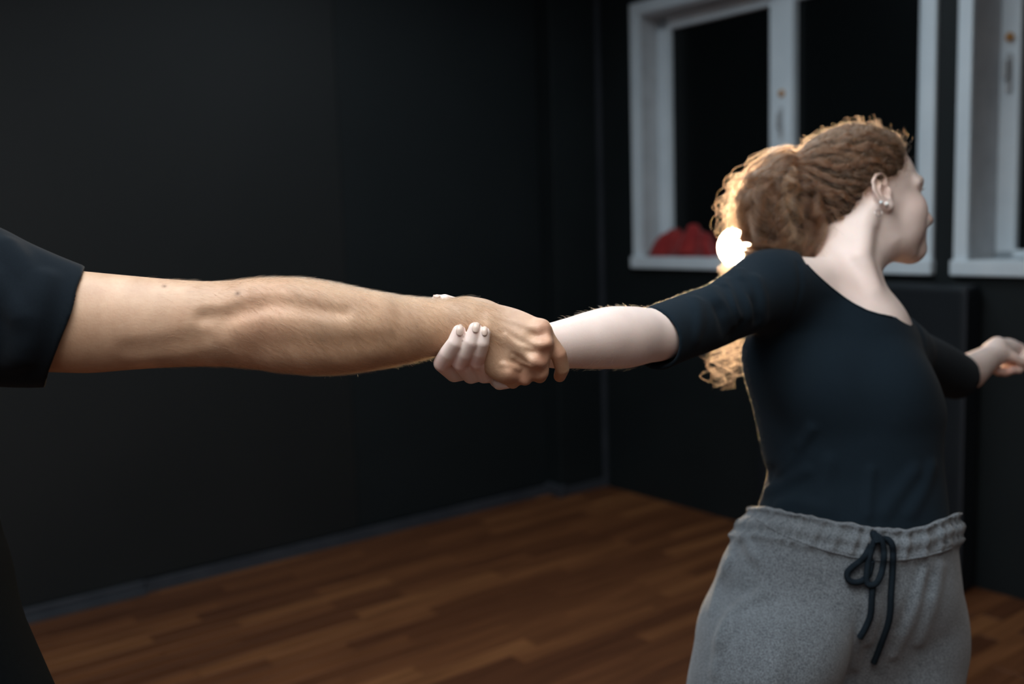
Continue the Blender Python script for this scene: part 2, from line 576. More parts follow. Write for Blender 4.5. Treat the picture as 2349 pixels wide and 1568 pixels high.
        v = np.stack([s.xs[I] + acc[:, 0] * (s.xs[I + 1] - s.xs[I]), s.ys[J] + acc[:, 1] * (s.ys[J + 1] - s.ys[J]), s.zs[K] + acc[:, 2] * (s.zs[K + 1] - s.zs[K])], 1)
        vid = np.full(mask.shape, -1, np.int32); vid[mask] = np.arange(N, dtype=np.int32)
        faces = []
        for ax in range(3):
            b_, c_ = [(1, 2), (2, 0), (0, 1)][ax]
            s1 = [slice(None)] * 3; s2 = [slice(None)] * 3
            s1[ax] = slice(0, -1); s2[ax] = slice(1, None)
            A_ = S[tuple(s1)]; B_ = S[tuple(s2)]
            e = np.array(np.nonzero(A_ != B_))
            ok = (e[b_] > 0) & (e[c_] > 0) & (e[b_] < S.shape[b_] - 1) & (e[c_] < S.shape[c_] - 1)
            e = e[:, ok]
            inside = A_[tuple(e)]

            def cell(db, dc):
                q = e.copy(); q[b_] += db; q[c_] += dc
                return vid[tuple(q)]
            quad = np.stack([cell(-1, -1), cell(0, -1), cell(0, 0), cell(-1, 0)], 1)
            quad[~inside] = quad[~inside][:, ::-1]
            faces.append(quad)
        faces = np.concatenate(faces)
        faces = faces[(faces >= 0).all(1)]
        # one light relaxation against grid stepping, then back to the surface
        nv = len(v); nb = np.zeros((nv, 3)); nc = np.zeros(nv)
        for a, b in ((0, 1), (1, 2), (2, 3), (3, 0)):
            for i in range(3):
                nb[:, i] += np.bincount(faces[:, a], v[faces[:, b], i], nv) + np.bincount(faces[:, b], v[faces[:, a], i], nv)
            nc += np.bincount(faces[:, a], minlength=nv) + np.bincount(faces[:, b], minlength=nv)
        v = 0.45 * v + 0.55 * nb / np.maximum(nc, 1)[:, None]
        return v, faces


def solid_object(name, solid, mat, parent=None, tint=None, root=None, keep=None):
    v, f = solid.mesh()
    if keep is not None:
        # keep the largest connected piece only
        pass
    w = to_world(v)
    org = np.zeros(3) if root is None else np.asarray(root)
    me = np_mesh(name, w - org, f)
    if tint is not None:
        ca = me.attributes.new('tint', 'FLOAT_COLOR', 'POINT')
        c = np.ones((len(v), 4), np.float32); c[:, :3] = tint(v)
        ca.data.foreach_set('color', c.ravel())
    o = link(name, me, mat, parent, smooth=True)
    if parent is None:
        o.location = org
    return o, v, f


def hair_curves(name, strands, radius, mat, parent=None, root=None, taper=0.35):
    """strands: array (n, m, 3) in model coordinates"""
    n, m, _ = strands.shape
    org = np.zeros(3) if root is None else np.asarray(root)
    w = to_world(strands.reshape(-1, 3)) - org
    hc = bpy.data.hair_curves.new(name)
    hc.add_curves([m] * n)
    hc.attributes['position'].data.foreach_set('vector', w.astype(np.float32).ravel())
    at = hc.attributes.get('radius') or hc.attributes.new('radius', 'FLOAT', 'POINT')
    prof = np.linspace(1, taper, m)[None] * np.broadcast_to(np.asarray(radius, float).reshape(-1, 1), (n, 1))
    at.data.foreach_set('value', prof.astype(np.float32).ravel())
    hc.materials.append(mat)
    o = bpy.data.objects.new(name, hc); COL.objects.link(o)
    if parent is not None:
        o.parent = parent
    o['kind'] = 'stuff'
    return o


def sines(seed, n, fmin, fmax, aniso=(1, 1, 1)):
    r = np.random.default_rng(seed)
    K = r.normal(size=(n, 3)); K /= np.linalg.norm(K, axis=1)[:, None]
    K = K * np.exp(r.uniform(np.log(fmin), np.log(fmax), n))[:, None] * np.asarray(aniso)
    ph = r.uniform(0, 6.28, n)

    def fn(X, Y, Z):
        return sum(np.sin(X * k[0] + Y * k[1] + Z * k[2] + p) for k, p in zip(K, ph)) / math.sqrt(n)
    return fn


def blobs(base, spots, mott=0.05, seed=3):
    """vertex tint of real skin colouring: base plus soft spots (centre, radius, colour, amount)"""
    nz = sines(seed, 8, 60, 240)

    def fn(v):
        c = np.tile(np.asarray(base, float), (len(v), 1))
        for p, r, col, amt in spots:
            w = amt * np.exp(-((v - np.asarray(p)) ** 2).sum(1) / (r * r))
            c = c * (1 - w[:, None]) + np.asarray(col) * w[:, None]
        m = 1 + mott * nz(v[:, 0], v[:, 1], v[:, 2])
        return np.clip(c * m[:, None], 0, 1)
    return fn


# ================================================================== the room
def struct(o):
    o['kind'] = 'structure'
    return o


def multi_box(name, boxes, mat, parent=None, bev=0.0):
    bm = bmesh.new()
    for lo, hi in boxes:
        me = box_mesh('tmp', lo, hi, bev); bm.from_mesh(me); bpy.data.meshes.remove(me)
    me = bpy.data.meshes.new(name); bm.to_mesh(me); bm.free()
    o = link(name, me, mat, parent)
    if parent is None:
        o.matrix_world = ROOM_ROT
    return o


# floor: a dark base with planks on it
floor = struct(room_obj('floor', (UMIN, VMIN, -0.10), (U0, V0, -0.012), M['wall']))
PL_W, PL_L = 0.078, 0.66
plank_me = box_mesh('plank', (0.0008, 0.0008, -0.012), (PL_L - 0.0008, PL_W - 0.0008, 0.0), 0.0012, 1)
plank_me.materials.append(M['wood'])
cells = []
row = 0
v = V0 - PL_W
while v > VMIN:
    off = random.uniform(0, PL_L)
    u = U0 - PL_L + off
    while u > UMIN - PL_L:
        cells.append((u, v)); u -= PL_L
    v -= PL_W; row += 1
seen, rest = [], []
for (u, v) in cells:
    a, b = u, min(u + PL_L, U0)
    pts = [room(a + (b - a) * s, v + PL_W / 2, 0) for s in (0, 0.5, 1)]
    vis = False
    for q in pts:
        x, y, d = project(q)
        if d > 0.5 and -150 < x < W_PX + 150 and 900 < y < H_PX + 60:
            vis = True
    if vis:
        seen.append((float(project(pts[1])[2]), u, v))
    else:
        rest.append((u, v))
seen.sort()
for d, u, v in seen[300:]:
    rest.append((u, v))
for d, u, v in seen[:300]:
    if u + PL_L > U0 or u < UMIN:
        a, b = max(u, UMIN), min(u + PL_L, U0)
        me = box_mesh('plank', (0.0008, 0.0008, -0.012), (b - a - 0.0008, PL_W - 0.0008, 0.0), 0.0012, 1); me.materials.append(M['wood'])
        o = link('plank', me, None, floor); o.location = (a, v, 0)
    else:
        o = link('plank', plank_me, None, floor); o.location = (u, v, 0)
bx = []
for (u, v) in rest:
    a, b = max(u, UMIN), min(u + PL_L, U0)
    if b - a > 0.01:
        bx.append(((a + 0.0008, v + 0.0008, -0.012), (b - 0.0008, v + PL_W - 0.0008, 0.0)))
fp = multi_box('plank_field', bx, M['wood'], floor); fp['kind'] = 'stuff'

# walls and ceiling
wall_left = struct(room_obj('wall_left', (UMIN, V0, -0.1), (U0 + 0.3, V0 + 0.15, CEIL_Z), M['wall']))
room_obj('wall_panel', (UMIN, V0 - 0.014, 0.055), (2.172, V0, CEIL_Z), M['panel_a'], wall_left, 0.002)
room_obj('wall_panel', (2.176, V0 - 0.010, 0.055), (3.326, V0, CEIL_Z), M['panel_b'], wall_left, 0.002)
chase = struct(room_obj('wall_chase', (3.33, 3.93, 0.0), (U0, V0, CEIL_Z), M['wall'], None, 0.004))
room_obj('corner_strip', (U0 - 0.022, 3.905, 0.0), (U0, 3.93, CEIL_Z), M['trim'], chase, 0.004)
SILL = 1.20; TOP = 2.46
W1 = (2.05, 3.674); W2 = (0.35, 1.965)
wall_right = struct(multi_box('wall_right', [
    ((U0, VMIN, -0.1), (U0 + 0.32, V0 + 0.15, SILL)),
    ((U0, VMIN, TOP + 0.05), (U0 + 0.32, V0 + 0.15, CEIL_Z)),
    ((U0, W1[1], SILL), (U0 + 0.32, V0 + 0.15, TOP + 0.05)),
    ((U0, W2[1], SILL), (U0 + 0.32, W1[0], TOP + 0.05)),
    ((U0, VMIN, SILL), (U0 + 0.32, W2[0], TOP + 0.05))], M['wall']))
wall_back = struct(room_obj('wall_back', (UMIN, VMIN - 0.15, -0.1), (U0 + 0.3, VMIN, CEIL_Z), M['plaster']))
wall_near = struct(room_obj('wall_near', (UMIN - 0.15, VMIN - 0.15, -0.1), (UMIN, V0 + 0.15, CEIL_Z), M['plaster']))
ceiling = struct(room_obj('ceiling', (UMIN - 0.15, VMIN - 0.15, CEIL_Z), (U0 + 0.35, V0 + 0.2, CEIL_Z + 0.12), M['ceiling']))

# baseboards
bb = struct(multi_box('baseboard_left', [((1.182, V0 - 0.034, 0.0), (3.33, V0 - 0.014, 0.050)), ((1.182, V0 - 0.040, 0.0), (3.33, V0 - 0.032, 0.018))], M['trim'], None, 0.003))
bb2 = struct(multi_box('baseboard_left', [((UMIN, V0 - 0.036, 0.0), (1.178, V0 - 0.014, 0.054)), ((UMIN, V0 - 0.060, 0.0), (1.178, V0 - 0.036, 0.022))], M['trim'], None, 0.003))
struct(room_obj('baseboard_corner', (3.300, 3.905, 0.0), (3.352, V0 - 0.015, 0.062), M['trim'], None, 0.006))
struct(room_obj('baseboard_chase', (3.352, 3.915, 0.0), (U0 - 0.02, 3.93, 0.045), M['trim'], None, 0.003))


def window(name, v0, v1, rec, mulls, sash_l, sash_r, knob_v, knob_z, handle):
    e = bpy.data.objects.new(name, None); COL.objects.link(e); e.matrix_world = ROOM_ROT; struct(e)
    u = U0
    # casing proud of the wall
    c = 0.055
    room_obj('casing', (u - 0.018, v1 - c, SILL + 0.05), (u + 0.01, v1, TOP), M['white'], e, 0.004)
    room_obj('casing', (u - 0.018, v0, SILL + 0.05), (u + 0.01, v0 + c, TOP), M['white'], e, 0.004)
    room_obj('casing', (u - 0.018, v0, TOP - 0.01), (u + 0.01, v1, TOP + 0.05), M['white'], e, 0.004)
    # plastered reveals
    room_obj('reveal', (u, v1 - c, SILL + 0.05), (u + 0.30, v1, TOP), M['reveal'], e)
    room_obj('reveal', (u, v0, SILL + 0.05), (u + 0.30, v0 + c, TOP), M['reveal'], e)
    room_obj('reveal', (u, v0, TOP - 0.02), (u + 0.30, v1, TOP + 0.05), M['reveal'], e)
    room_obj('sill', (u - 0.035, v0 - 0.005, SILL), (u + 0.30, v1 + 0.005, SILL + 0.058), M['white'], e, 0.006)
    # sash frame
    a, b = v0 + c, v1 - c
    z0, z1 = SILL + 0.058, TOP - 0.02
    us = u + rec
    room_obj('sash_stile', (us, b - sash_l, z0), (us + 0.06, b, z1), M['white'], e, 0.006)
    room_obj('sash_stile', (us, a, z0), (us + 0.06, a + sash_r, z1), M['white'], e, 0.006)
    room_obj('sash_rail', (us, a, z0), (us + 0.06, b, z0 + 0.03), M['white'], e, 0.006)
    room_obj('sash_rail', (us, a, z1 - 0.06), (us + 0.06, b, z1), M['white'], e, 0.006)
    edges = [a + sash_r]
    for m0, m1 in mulls:
        room_obj('mullion', (us - 0.012, m0, z0), (us + 0.06, m1, z1), M['white'], e, 0.006)
        edges += [m0, m1]
    edges.append(b - sash_l)
    for i in range(0, len(edges), 2):
        room_obj('pane', (us + 0.03, edges[i] - 0.005, z0 + 0.025), (us + 0.036, edges[i + 1] + 0.005, z1 - 0.055), M['pane'], e)
    # orange knob and slim grey handle
    for kv, kz in knob_v:
        k = link('knob', lathe_mesh('knob', [(0.0155, 0), (0.0165, 0.004), (0.013, 0.010), (0.004, 0.012)], 24), M['brass'], e, True)
        k.matrix_local = Matrix.Translation((us - 0.012, kv, kz)) @ Matrix.Rotation(-math.pi / 2, 4, 'Y')
        hp = room_obj('handle_plate', (us - 0.020, kv - 0.010, kz - 0.20), (us - 0.012, kv + 0.010, kz - 0.06), M['handle'], e, 0.003)
        room_obj('handle', (us - 0.050, kv - 0.007, kz - 0.155), (us - 0.020, kv + 0.007, kz - 0.085), M['handle'], e, 0.005)
    return e


window('window_1', W1[0], W1[1], 0.12, [(2.790, 2.915)], 0.080, 0.095, [(2.845, 1.985)], 0, 0)
window('window_2', W2[0], W2[1], 0.19, [(1.02, 1.14)], 0.075, 0.09, [(1.868, 2.08)], 0, 0)

# black padded wall mat standing against the wall below the windows
mat_root = bpy.data.objects.new('wall_mat', None); COL.objects.link(mat_root)
mat_root.matrix_world = ROOM_ROT @ Matrix.Translation((U0 - 0.14, 1.845, 0))
tag(mat_root, 'tall black padded gym mat standing against the wall under the windows', 'gym mat')
link('pad', box_mesh('pad', (0.0, 0.0, 0.0), (0.12, 0.95, 1.17), 0.02, 3), M['mat'], mat_root)
link('edge_seam', box_mesh('edge_seam', (-0.003, -0.003, 0.012), (0.006, 0.006, 1.158), 0.002, 1), M['trim'], mat_root)

# ceiling lamps, the last three added as fill
for i, (lu, lv, su, sv, wts, col) in enumerate(CEILING_LAMPS):
    e = bpy.data.objects.new('ceiling_lamp', None); COL.objects.link(e)
    e.matrix_world = ROOM_ROT @ Matrix.Translation((lu, lv, CEIL_Z))
    tag(e, ['largest square ceiling light panel above the clasped hands', 'square ceiling light panel between the two dancers and the long black wall',
            'added square ceiling fill panel near the long black wall', 'added square ceiling fill panel in front of the white windows', 'added square ceiling fill panel by the pale wall farthest from the windows'][i], 'ceiling lamp', 'square ceiling light panels')
    h = 0.07
    for lo, hi in (((-su / 2, -sv / 2, -h), (su / 2, -sv / 2 + 0.03, 0)), ((-su / 2, sv / 2 - 0.03, -h), (su / 2, sv / 2, 0)),
                   ((-su / 2, -sv / 2 + 0.03, -h), (-su / 2 + 0.03, sv / 2 - 0.03, 0)), ((su / 2 - 0.03, -sv / 2 + 0.03, -h), (su / 2, sv / 2 - 0.03, 0))):
        link('frame', box_mesh('frame', lo, hi, 0.003, 1), M['white'], e)
    link('diffuser', box_mesh('diffuser', (-su / 2 + 0.03, -sv / 2 + 0.03, -0.03), (su / 2 - 0.03, sv / 2 - 0.03, -0.02)), mat_emit('lamp_diffuser', col, 2.0), e)
    ld = bpy.data.lights.new('panel_light', 'AREA'); ld.shape = 'RECTANGLE'; ld.size = su - 0.08; ld.size_y = sv - 0.08
    ld.energy = wts; ld.color = col
    lo = bpy.data.objects.new('panel_light', ld); COL.objects.link(lo); lo.parent = e; lo.location = (0, 0, -0.045)

# red cloth crumpled on the sill of the first window
def red_cloth():
    nu, nv = 64, 22
    vs = []; fs = []
    for j in range(nv):
        for i in range(nu):
            s = i / (nu - 1); t = j / (nv - 1)
            y = (s - 0.5) * (0.46 - 0.16 * t * (1 - t) * 2)
            prof = 0.155 * math.sin(math.pi * min(1, t * 1.0)) ** 0.7
            lump = 0.72 + 0.28 * math.exp(-((s - 0.36) / 0.10) ** 2) + 0.20 * math.exp(-((s - 0.68) / 0.09) ** 2) - 0.10 * math.exp(-((s - 0.52) / 0.05) ** 2)
            ends = min(1, s / 0.10) ** 0.7 * min(1, (1 - s) / 0.08) ** 0.7
            wr = 0.006 * math.sin(31 * s + 5 * t) + 0.004 * math.sin(57 * s - 9 * t + 1)
            z = max(0.0, prof * lump * ends + wr * (1 if 0.08 < t < 0.92 else 0))
            x = (t - 0.5) * (0.12) + 0.010 * math.sin(17 * s + 3)
            vs.append((x, y, z))
    for j in range(nv - 1):
        for i in range(nu - 1):
            a = j * nu + i
            fs.append((a, a + 1, a + nu + 1, a + nu))
    base = len(vs)
    vs += [(x, y, 0.0) for (x, y, z) in vs[:base]]
    fs += [(d + base, c + base, b + base, a + base) for (a, b, c, d) in fs]
    rim = [i for i in range(nu)] + [j * nu + nu - 1 for j in range(1, nv)] + [(nv - 1) * nu + i for i in range(nu - 2, -1, -1)] + [j * nu for j in range(nv - 2, 0, -1)]
    for k in range(len(rim)):
        a, b = rim[k], rim[(k + 1) % len(rim)]
        fs.append((b, a, a + base, b + base))
    me = bpy.data.meshes.new('cloth_bundle'); me.from_pydata(vs, [], fs); me.update()
    o = link('cloth_bundle', me, M['red'], None, True)
    o.matrix_world = ROOM_ROT @ Matrix.Translation((U0 + 0.045, 3.37, SILL + 0.0585))
    tag(o, 'crumpled dark red cloth lying on the white sill of the window with the brass knob', 'cloth')


red_cloth()

# small warm work lamp on a black stand behind the woman
def work_lamp():
    head = to_world(P(1692, 566, 3.30)); stand = to_world(P(1872, 566, 3.36))
    e = bpy.data.objects.new('work_lamp', None); COL.objects.link(e); e.location = (stand[0], stand[1], 0)
    tag(e, 'small bright warm lamp on a black stand glowing behind the curly ponytail', 'lamp')
    o = np.array([stand[0], stand[1], 0])
    hz = head[2]
    link('pole', tube_mesh('pole', [(0, 0, 0.30), (0, 0, hz * 0.6), (0, 0, hz)], 0.011, 12), M['black_metal'], e, True)
    for a in (0.5, 2.6, 4.7):
        link('leg', tube_mesh('leg', [(0, 0, 0.36), (0.20 * math.cos(a), 0.20 * math.sin(a), 0.12), (0.34 * math.cos(a), 0.34 * math.sin(a), 0.008)], 0.008, 10), M['black_metal'], e, True)
    d = head - o
    link('boom_arm', tube_mesh('boom_arm', [(0, 0, hz), (d[0] * 0.5, d[1] * 0.5, hz + 0.002), (d[0], d[1] + 0.07, hz)], 0.008, 10), M['black_metal'], e, True)
    h = link('housing', lathe_mesh('housing', [(0.022, -0.095), (0.042, -0.088), (0.060, -0.040), (0.066, 0.058), (0.063, 0.058), (0.056, -0.030), (0.040, -0.056)], 32), M['black_metal'], e, True)
    b = link('bulb', lathe_mesh('bulb', [(0.006, -0.050), (0.034, -0.042), (0.053, -0.018), (0.053, 0.000), (0.040, 0.017), (0.015, 0.026)], 32), mat_emit('lamp_bulb', (1.0, 0.74, 0.48), BACK_LAMP_W), e, True)
    aim = to_world(P(1800, 560, 1.6)) - head
    q = Vector(aim).to_track_quat('Z', 'Y').to_matrix().to_4x4()
    for x in (h, b):
        x.matrix_local = Matrix.Translation(Vector(d)) @ q


work_lamp()


# ================================================================== the man (his outstretched arm fills the left of the picture)
def rows_x(tab):
    """(px, top, bottom, depth, half depth) -> loft rows along the model x axis: t=x, c1=z, c2=depth (mirrored), r1, r2"""
    out = []
    for px, top, bot, d, b in tab:
        x = (px - CX) / F_PX * d; zt = -(top - CY) / F_PX * d; zb = -(bot - CY) / F_PX * d
        out.append((x, (zt + zb) / 2, -d, (zt - zb) / 2, b))
    return out


def head_solid(S, H, Rm, scale=1.0, female=True, k=0.012, ears=True):
    """head on a solid: H is the point between the ear canals, Rm columns = forward, left, up"""
    s = scale

    def L(x, y, z):
        return H + Rm @ (np.array([x, y, z]) * s)

    def E(c, r, k_=k, mode='add', rot=None):
        S.ell(L(*c), np.array(r) * s, k_, Rm if rot is None else Rm @ rot, mode)
    E((-0.012, 0, 0.036), (0.097, 0.074, 0.077), 0.02)
    E((0.038, 0, -0.010), (0.056, 0.060, 0.075), 0.03)
    E((0.040, 0, -0.060), (0.046, 0.044, 0.040), 0.03)
    jw = 0.050 if female else 0.056
    for sg in (-1, 1):
        S.chain([(L(0.004, sg * jw, -0.030), 0.016 * s), (L(0.022, sg * jw * 0.94, -0.072), 0.014 * s), (L(0.062, sg * 0.026, -0.097), 0.013 * s), (L(0.080, sg * 0.008, -0.101), 0.013 * s)], 0.028)
        E((0.062, sg * 0.040, -0.026), (0.028, 0.022, 0.024), 0.022)          # cheek
        E((0.056, sg * 0.036, -0.055), (0.028, 0.022, 0.030), 0.024)
        E((0.089, sg * 0.033, 0.004), (0.015, 0.016, 0.010), 0.010, 'sub')     # eye socket
        E((0.073, sg * 0.032, 0.003), (0.0135, 0.0135, 0.0125), 0.004)         # eyeball with lids
        S.chain([(L(0.0855, sg * 0.020, 0.0065), 0.0030 * s), (L(0.0875, sg * 0.031, 0.0115), 0.0032 * s), (L(0.079, sg * 0.046, 0.0065), 0.0026 * s)], 0.006)
        S.chain([(L(0.093, sg * 0.012, 0.020), 0.0050 * s), (L(0.088, sg * 0.034, 0.023), 0.0044 * s), (L(0.069, sg * 0.054, 0.017), 0.005 * s)], 0.016)
        E((0.103, sg * 0.0115, -0.050), (0.009, 0.0065, 0.0070), 0.008)        # nostril wing
        E((0.105, sg * 0.0062, -0.0565), (0.0040, 0.0028, 0.0035), 0.003, 'sub')
    S.chain([(L(0.093, 0, 0.012), 0.0075 * s), (L(0.104, 0, -0.016), 0.0068 * s), (L(0.117, 0, -0.0430), 0.0085 * s)], 0.014)
    E((0.114, 0, -0.048), (0.0100, 0.0085, 0.0075), 0.006)
    E((0.090, 0, -0.070), (0.014, 0.026, 0.022), 0.02)
    S.chain([(L(0.090, -0.022, -0.0705), 0.0030 * s), (L(0.1045, -0.006, -0.0655), 0.0044 * s), (L(0.1045, 0.006, -0.0655), 0.0044 * s), (L(0.090, 0.022, -0.0705), 0.0030 * s)], 0.006)
    S.chain([(L(0.089, -0.020, -0.0730), 0.0030 * s), (L(0.1025, 0.0, -0.0775), 0.0052 * s), (L(0.089, 0.020, -0.0730), 0.0030 * s)], 0.006)
    S.chain([(L(0.097, -0.018, -0.0715), 0.0012 * s), (L(0.111, 0.0, -0.0715), 0.0012 * s), (L(0.097, 0.018, -0.0715), 0.0012 * s)], 0.003, 'sub')
    E((0.089, 0, -0.096), (0.016, 0.019, 0.0135), 0.016)
    if ears:
        for sg in (-1, 1):
            # the ear lies on the head, leaning back at the top and standing off a little behind
            tilt = math.radians(20); off = math.radians(12)
            fx = np.array([math.cos(tilt), 0, math.sin(tilt)]); fz = np.array([-math.sin(tilt), 0, math.cos(tilt)])
            fx = np.array([fx[0] * math.cos(off), -sg * math.sin(off), fx[2] * math.cos(off)])
            fn_ = np.cross(fz, fx)
            Er = np.stack([fx, fn_, fz], 1)
            C = np.array([-0.008, sg * 0.0765, 0.003])

            def q(a, b, c):
                return L(*(C + Er @ np.array([a, b, c])))
            o = -1 if (fn_[1] * sg) < 0 else 1          # outward along the ear's own normal
            S.ell(q(0, 0, 0), np.array([0.0175, 0.0052, 0.029]) * s, 0.004, Rm @ Er)
            S.ell(q(0.004, -o * 0.006, 0), np.array([0.012, 0.012, 0.020]) * s, 0.006, Rm @ Er)
            S.ell(q(0.003, o * 0.0055, -0.003), np.array([0.0088, 0.0062, 0.0125]) * s, 0.003, Rm @ Er, 'sub')
            S.ell(q(0.001, o * 0.0055, 0.0155), np.array([0.0095, 0.0040, 0.0065]) * s, 0.003, Rm @ Er, 'sub')
            arc = [(0.013, 0.002, 0.010), (0.015, 0.003, 0.019), (0.009, 0.004, 0.0285), (-0.002, 0.0045, 0.030), (-0.013, 0.005, 0.023), (-0.0175, 0.005, 0.009), (-0.0150, 0.0045, -0.008), (-0.008, 0.003, -0.021), (0.001, 0.002, -0.028)]
            S.chain([(q(a, o * b, c), 0.0030 * s) for a, b, c in arc], 0.0025)
            S.chain([(q(a, o * b, c), 0.0022 * s) for a, b, c in [(0.002, 0.003, 0.014), (-0.006, 0.0035, 0.006), (-0.0075, 0.0035, -0.006), (0.000, 0.003, -0.015)]], 0.003)
            S.ell(q(0.003, o * 0.001, -0.0265), np.array([0.0085, 0.0048, 0.0085]) * s, 0.005, Rm @ Er)
            S.ell(q(0.0125, o * 0.003, -0.005), np.array([0.0042, 0.0035, 0.0060]) * s, 0.004, Rm @ Er)
    return L


def basis(fwd, up):
    f = np.asarray(fwd, float); f /= np.linalg.norm(f)
    u = np.asarray(up, float); u = u - f * (u @ f); u /= np.linalg.norm(u)
    return np.stack([f, np.cross(u, f), u], 1)


WUP = np.array([RGT[2], FWD[2], UPV[2]])          # world up in the model frame


def down(p, h):
    """the point straight below p (model frame) at world height h"""
    w = to_world(np.asarray(p)); w[2] = h
    return to_model(w)


ARM = [(-190, 590, 810, 1.105, 0.056), (-100, 592, 836, 1.110, 0.055), (0, 604, 850, 1.120, 0.052), (110, 614, 853, 1.130, 0.049), (208, 623.5, 855, 1.138, 0.047), (298, 632, 848, 1.145, 0.044),
       (417, 642, 841, 1.155, 0.042), (480, 645, 840, 1.160, 0.041), (536, 643, 841, 1.165, 0.042), (596, 638, 846, 1.170, 0.043), (655, 637.5, 853, 1.174, 0.044), (704, 640, 857, 1.177, 0.0445),
       (760, 648, 857, 1.180, 0.043), (806, 658, 853, 1.182, 0.041), (883, 673, 841, 1.186, 0.036), (950, 681.5, 827, 1.189, 0.031), (1000, 685, 814, 1.191, 0.0275), (1045, 686, 806, 1.192, 0.0255), (1090, 691, 806, 1.193, 0.024), (1120, 698, 812, 1.193, 0.021)]

MX = spacing([(-1.26, -0.62, 0.0052), (-0.62, -0.10, 0.0024), (-0.10, 0.085, 0.0014)])
MY = spacing([(0.96, 1.115, 0.0045), (1.115, 1.285, 0.0016), (1.285, 1.68, 0.0052)])
MZ = spacing([(-0.42, -0.062, 0.0052), (-0.062, 0.10, 0.0014), (0.10, 0.46, 0.007)])
man = Solid(MX, MY, MZ)
# trunk, shoulders, neck and head (left of the frame, leaning back against the pull)
man.chain([(P(-150, 690, 1.115), 0.055), (P(-225, 640, 1.20), 0.062), (P(-330, 600, 1.30), 0.070), (P(-420, 640, 1.40), 0.062), (P(-450, 690, 1.50), 0.055)], 0.05)
man.chain([(P(-330, 700, 1.30), 0.105), (P(-300, 950, 1.30), 0.110), (P(-270, 1180, 1.31), 0.115)], 0.06)
man.chain([(P(-345, 560, 1.31), 0.060), (P(-352, 440, 1.31), 0.058)], 0.04)
MH = P(-345, 335, 1.315)
MR = basis((1, 0.18, 0.05), (-0.10, 0.05, 1))
mL = head_solid(man, MH, MR, 1.04, False)
# the other arm hangs loosely at his far side
_lw = P(-420, 1190, 1.575)
man.chain([(P(-450, 700, 1.50), 0.052), (P(-468, 850, 1.545), 0.046), (P(-470, 985, 1.570), 0.042), (P(-445, 1100, 1.578), 0.036), (_lw, 0.027)], 0.03)
man.chain([(_lw, 0.026), (_lw + np.array([0.010, 0.0, -0.055]), 0.026)], 0.02)
for _i in range(4):
    _k = _lw + np.array([0.032 - 0.019 * _i, -0.006 + 0.004 * _i, -0.078 + 0.004 * abs(_i - 1)])
    man.chain([(_k, 0.0105), (_k + np.array([0.004, -0.006, -0.036]), 0.0095), (_k + np.array([0.004, -0.022, -0.060 + 0.006 * (_i == 3)]), 0.0085)], 0.005)
man.chain([(_lw + np.array([0.018, -0.004, -0.025]), 0.013), (_lw + np.array([0.042, -0.020, -0.058]), 0.011), (_lw + np.array([0.046, -0.030, -0.082]), 0.0095)], 0.010)
# the arm
man.loft((0, 0, 0), (1, 0, 0), (0, 0, 1), rows_x(ARM), 0.02, endk=0.012)
# muscles and hollows around the elbow
man.ridge([(470, 728), (520, 726), (560, 712), (610, 699), (660, 699), (720, 707), (790, 716)], [0.007, 0.010, 0.011, 0.011, 0.010, 0.008, 0.006], 0.0030, 0.012, 'sub')
man.ridge([(565, 752), (600, 742), (650, 738), (720, 741), (800, 743), (880, 748)], [0.015, 0.016, 0.015, 0.014, 0.012, 0.010], -0.0018, 0.014)
man.ridge([(560, 668), (640, 664), (720, 670), (800, 684), (880, 696)], [0.018, 0.02, 0.02, 0.018, 0.014], -0.002, 0.016)
man.ridge([(300, 800), (380, 792), (450, 775), (500, 760)], [0.014, 0.016, 0.016, 0.012], -0.0035, 0.013, 'sub')
man.ridge([(620, 832), (700, 830), (800, 822), (880, 808)], [0.014, 0.016, 0.014, 0.012], -0.002, 0.014)
# hand: bones of the back of the hand
KN = {'i': P(1238, 757, 1.186), 'm': P(1240, 793, 1.176), 'r': P(1222, 829, 1.178), 'p': P(1166, 853, 1.184)}
WR = P(1085, 748, 1.193)
man.chain([(P(1075, 722, 1.195), 0.0165), (P(1150, 731, 1.193), 0.0150), (KN['i'], 0.0118)], 0.020)
man.chain([(P(1080, 740, 1.191), 0.0175), (P(1160, 764, 1.186), 0.0150), (KN['m'], 0.0122)], 0.020)
man.chain([(P(1085, 760, 1.191), 0.0175), (P(1160, 796, 1.186), 0.0150), (KN['r'], 0.0115)], 0.020)
man.chain([(P(1095, 775, 1.193), 0.0165), (P(1140, 820, 1.190), 0.0145), (KN['p'], 0.0122)], 0.020)
man.ell(P(1165, 790, 1.193), (0.036, 0.012, 0.036), 0.018)
man.chain([(P(1125, 800, 1.194), 0.013), (P(1146, 836, 1.190), 0.0125)], 0.018)
# fingers over the woman's wrist
man.chain([(KN['i'], 0.0112), (P(1281, 812, 1.188), 0.0098), (P(1290, 845, 1.198), 0.0087), (P(1284, 862, 1.217), 0.0076)], 0.007)
man.chain([(KN['m'], 0.0115), (P(1240, 853, 1.184), 0.0100), (P(1238, 862, 1.208), 0.0088), (P(1232, 855, 1.232), 0.0078)], 0.006)
man.chain([(KN['r'], 0.0110), (P(1204, 866, 1.188), 0.0094), (P(1206, 866, 1.212), 0.0084), (P(1210, 856, 1.234), 0.0074)], 0.006)
man.chain([(KN['p'], 0.0110), (P(1176, 875, 1.196), 0.0086), (P(1178, 874, 1.216), 0.0078), (P(1184, 864, 1.234), 0.0068)], 0.006)
# thumb behind the woman's wrist
man.chain([(P(1105, 722, 1.200), 0.013), (P(1160, 732, 1.226), 0.0115), (P(1215, 748, 1.256), 0.0105), (P(1246, 766, 1.262), 0.0090)], 0.012)
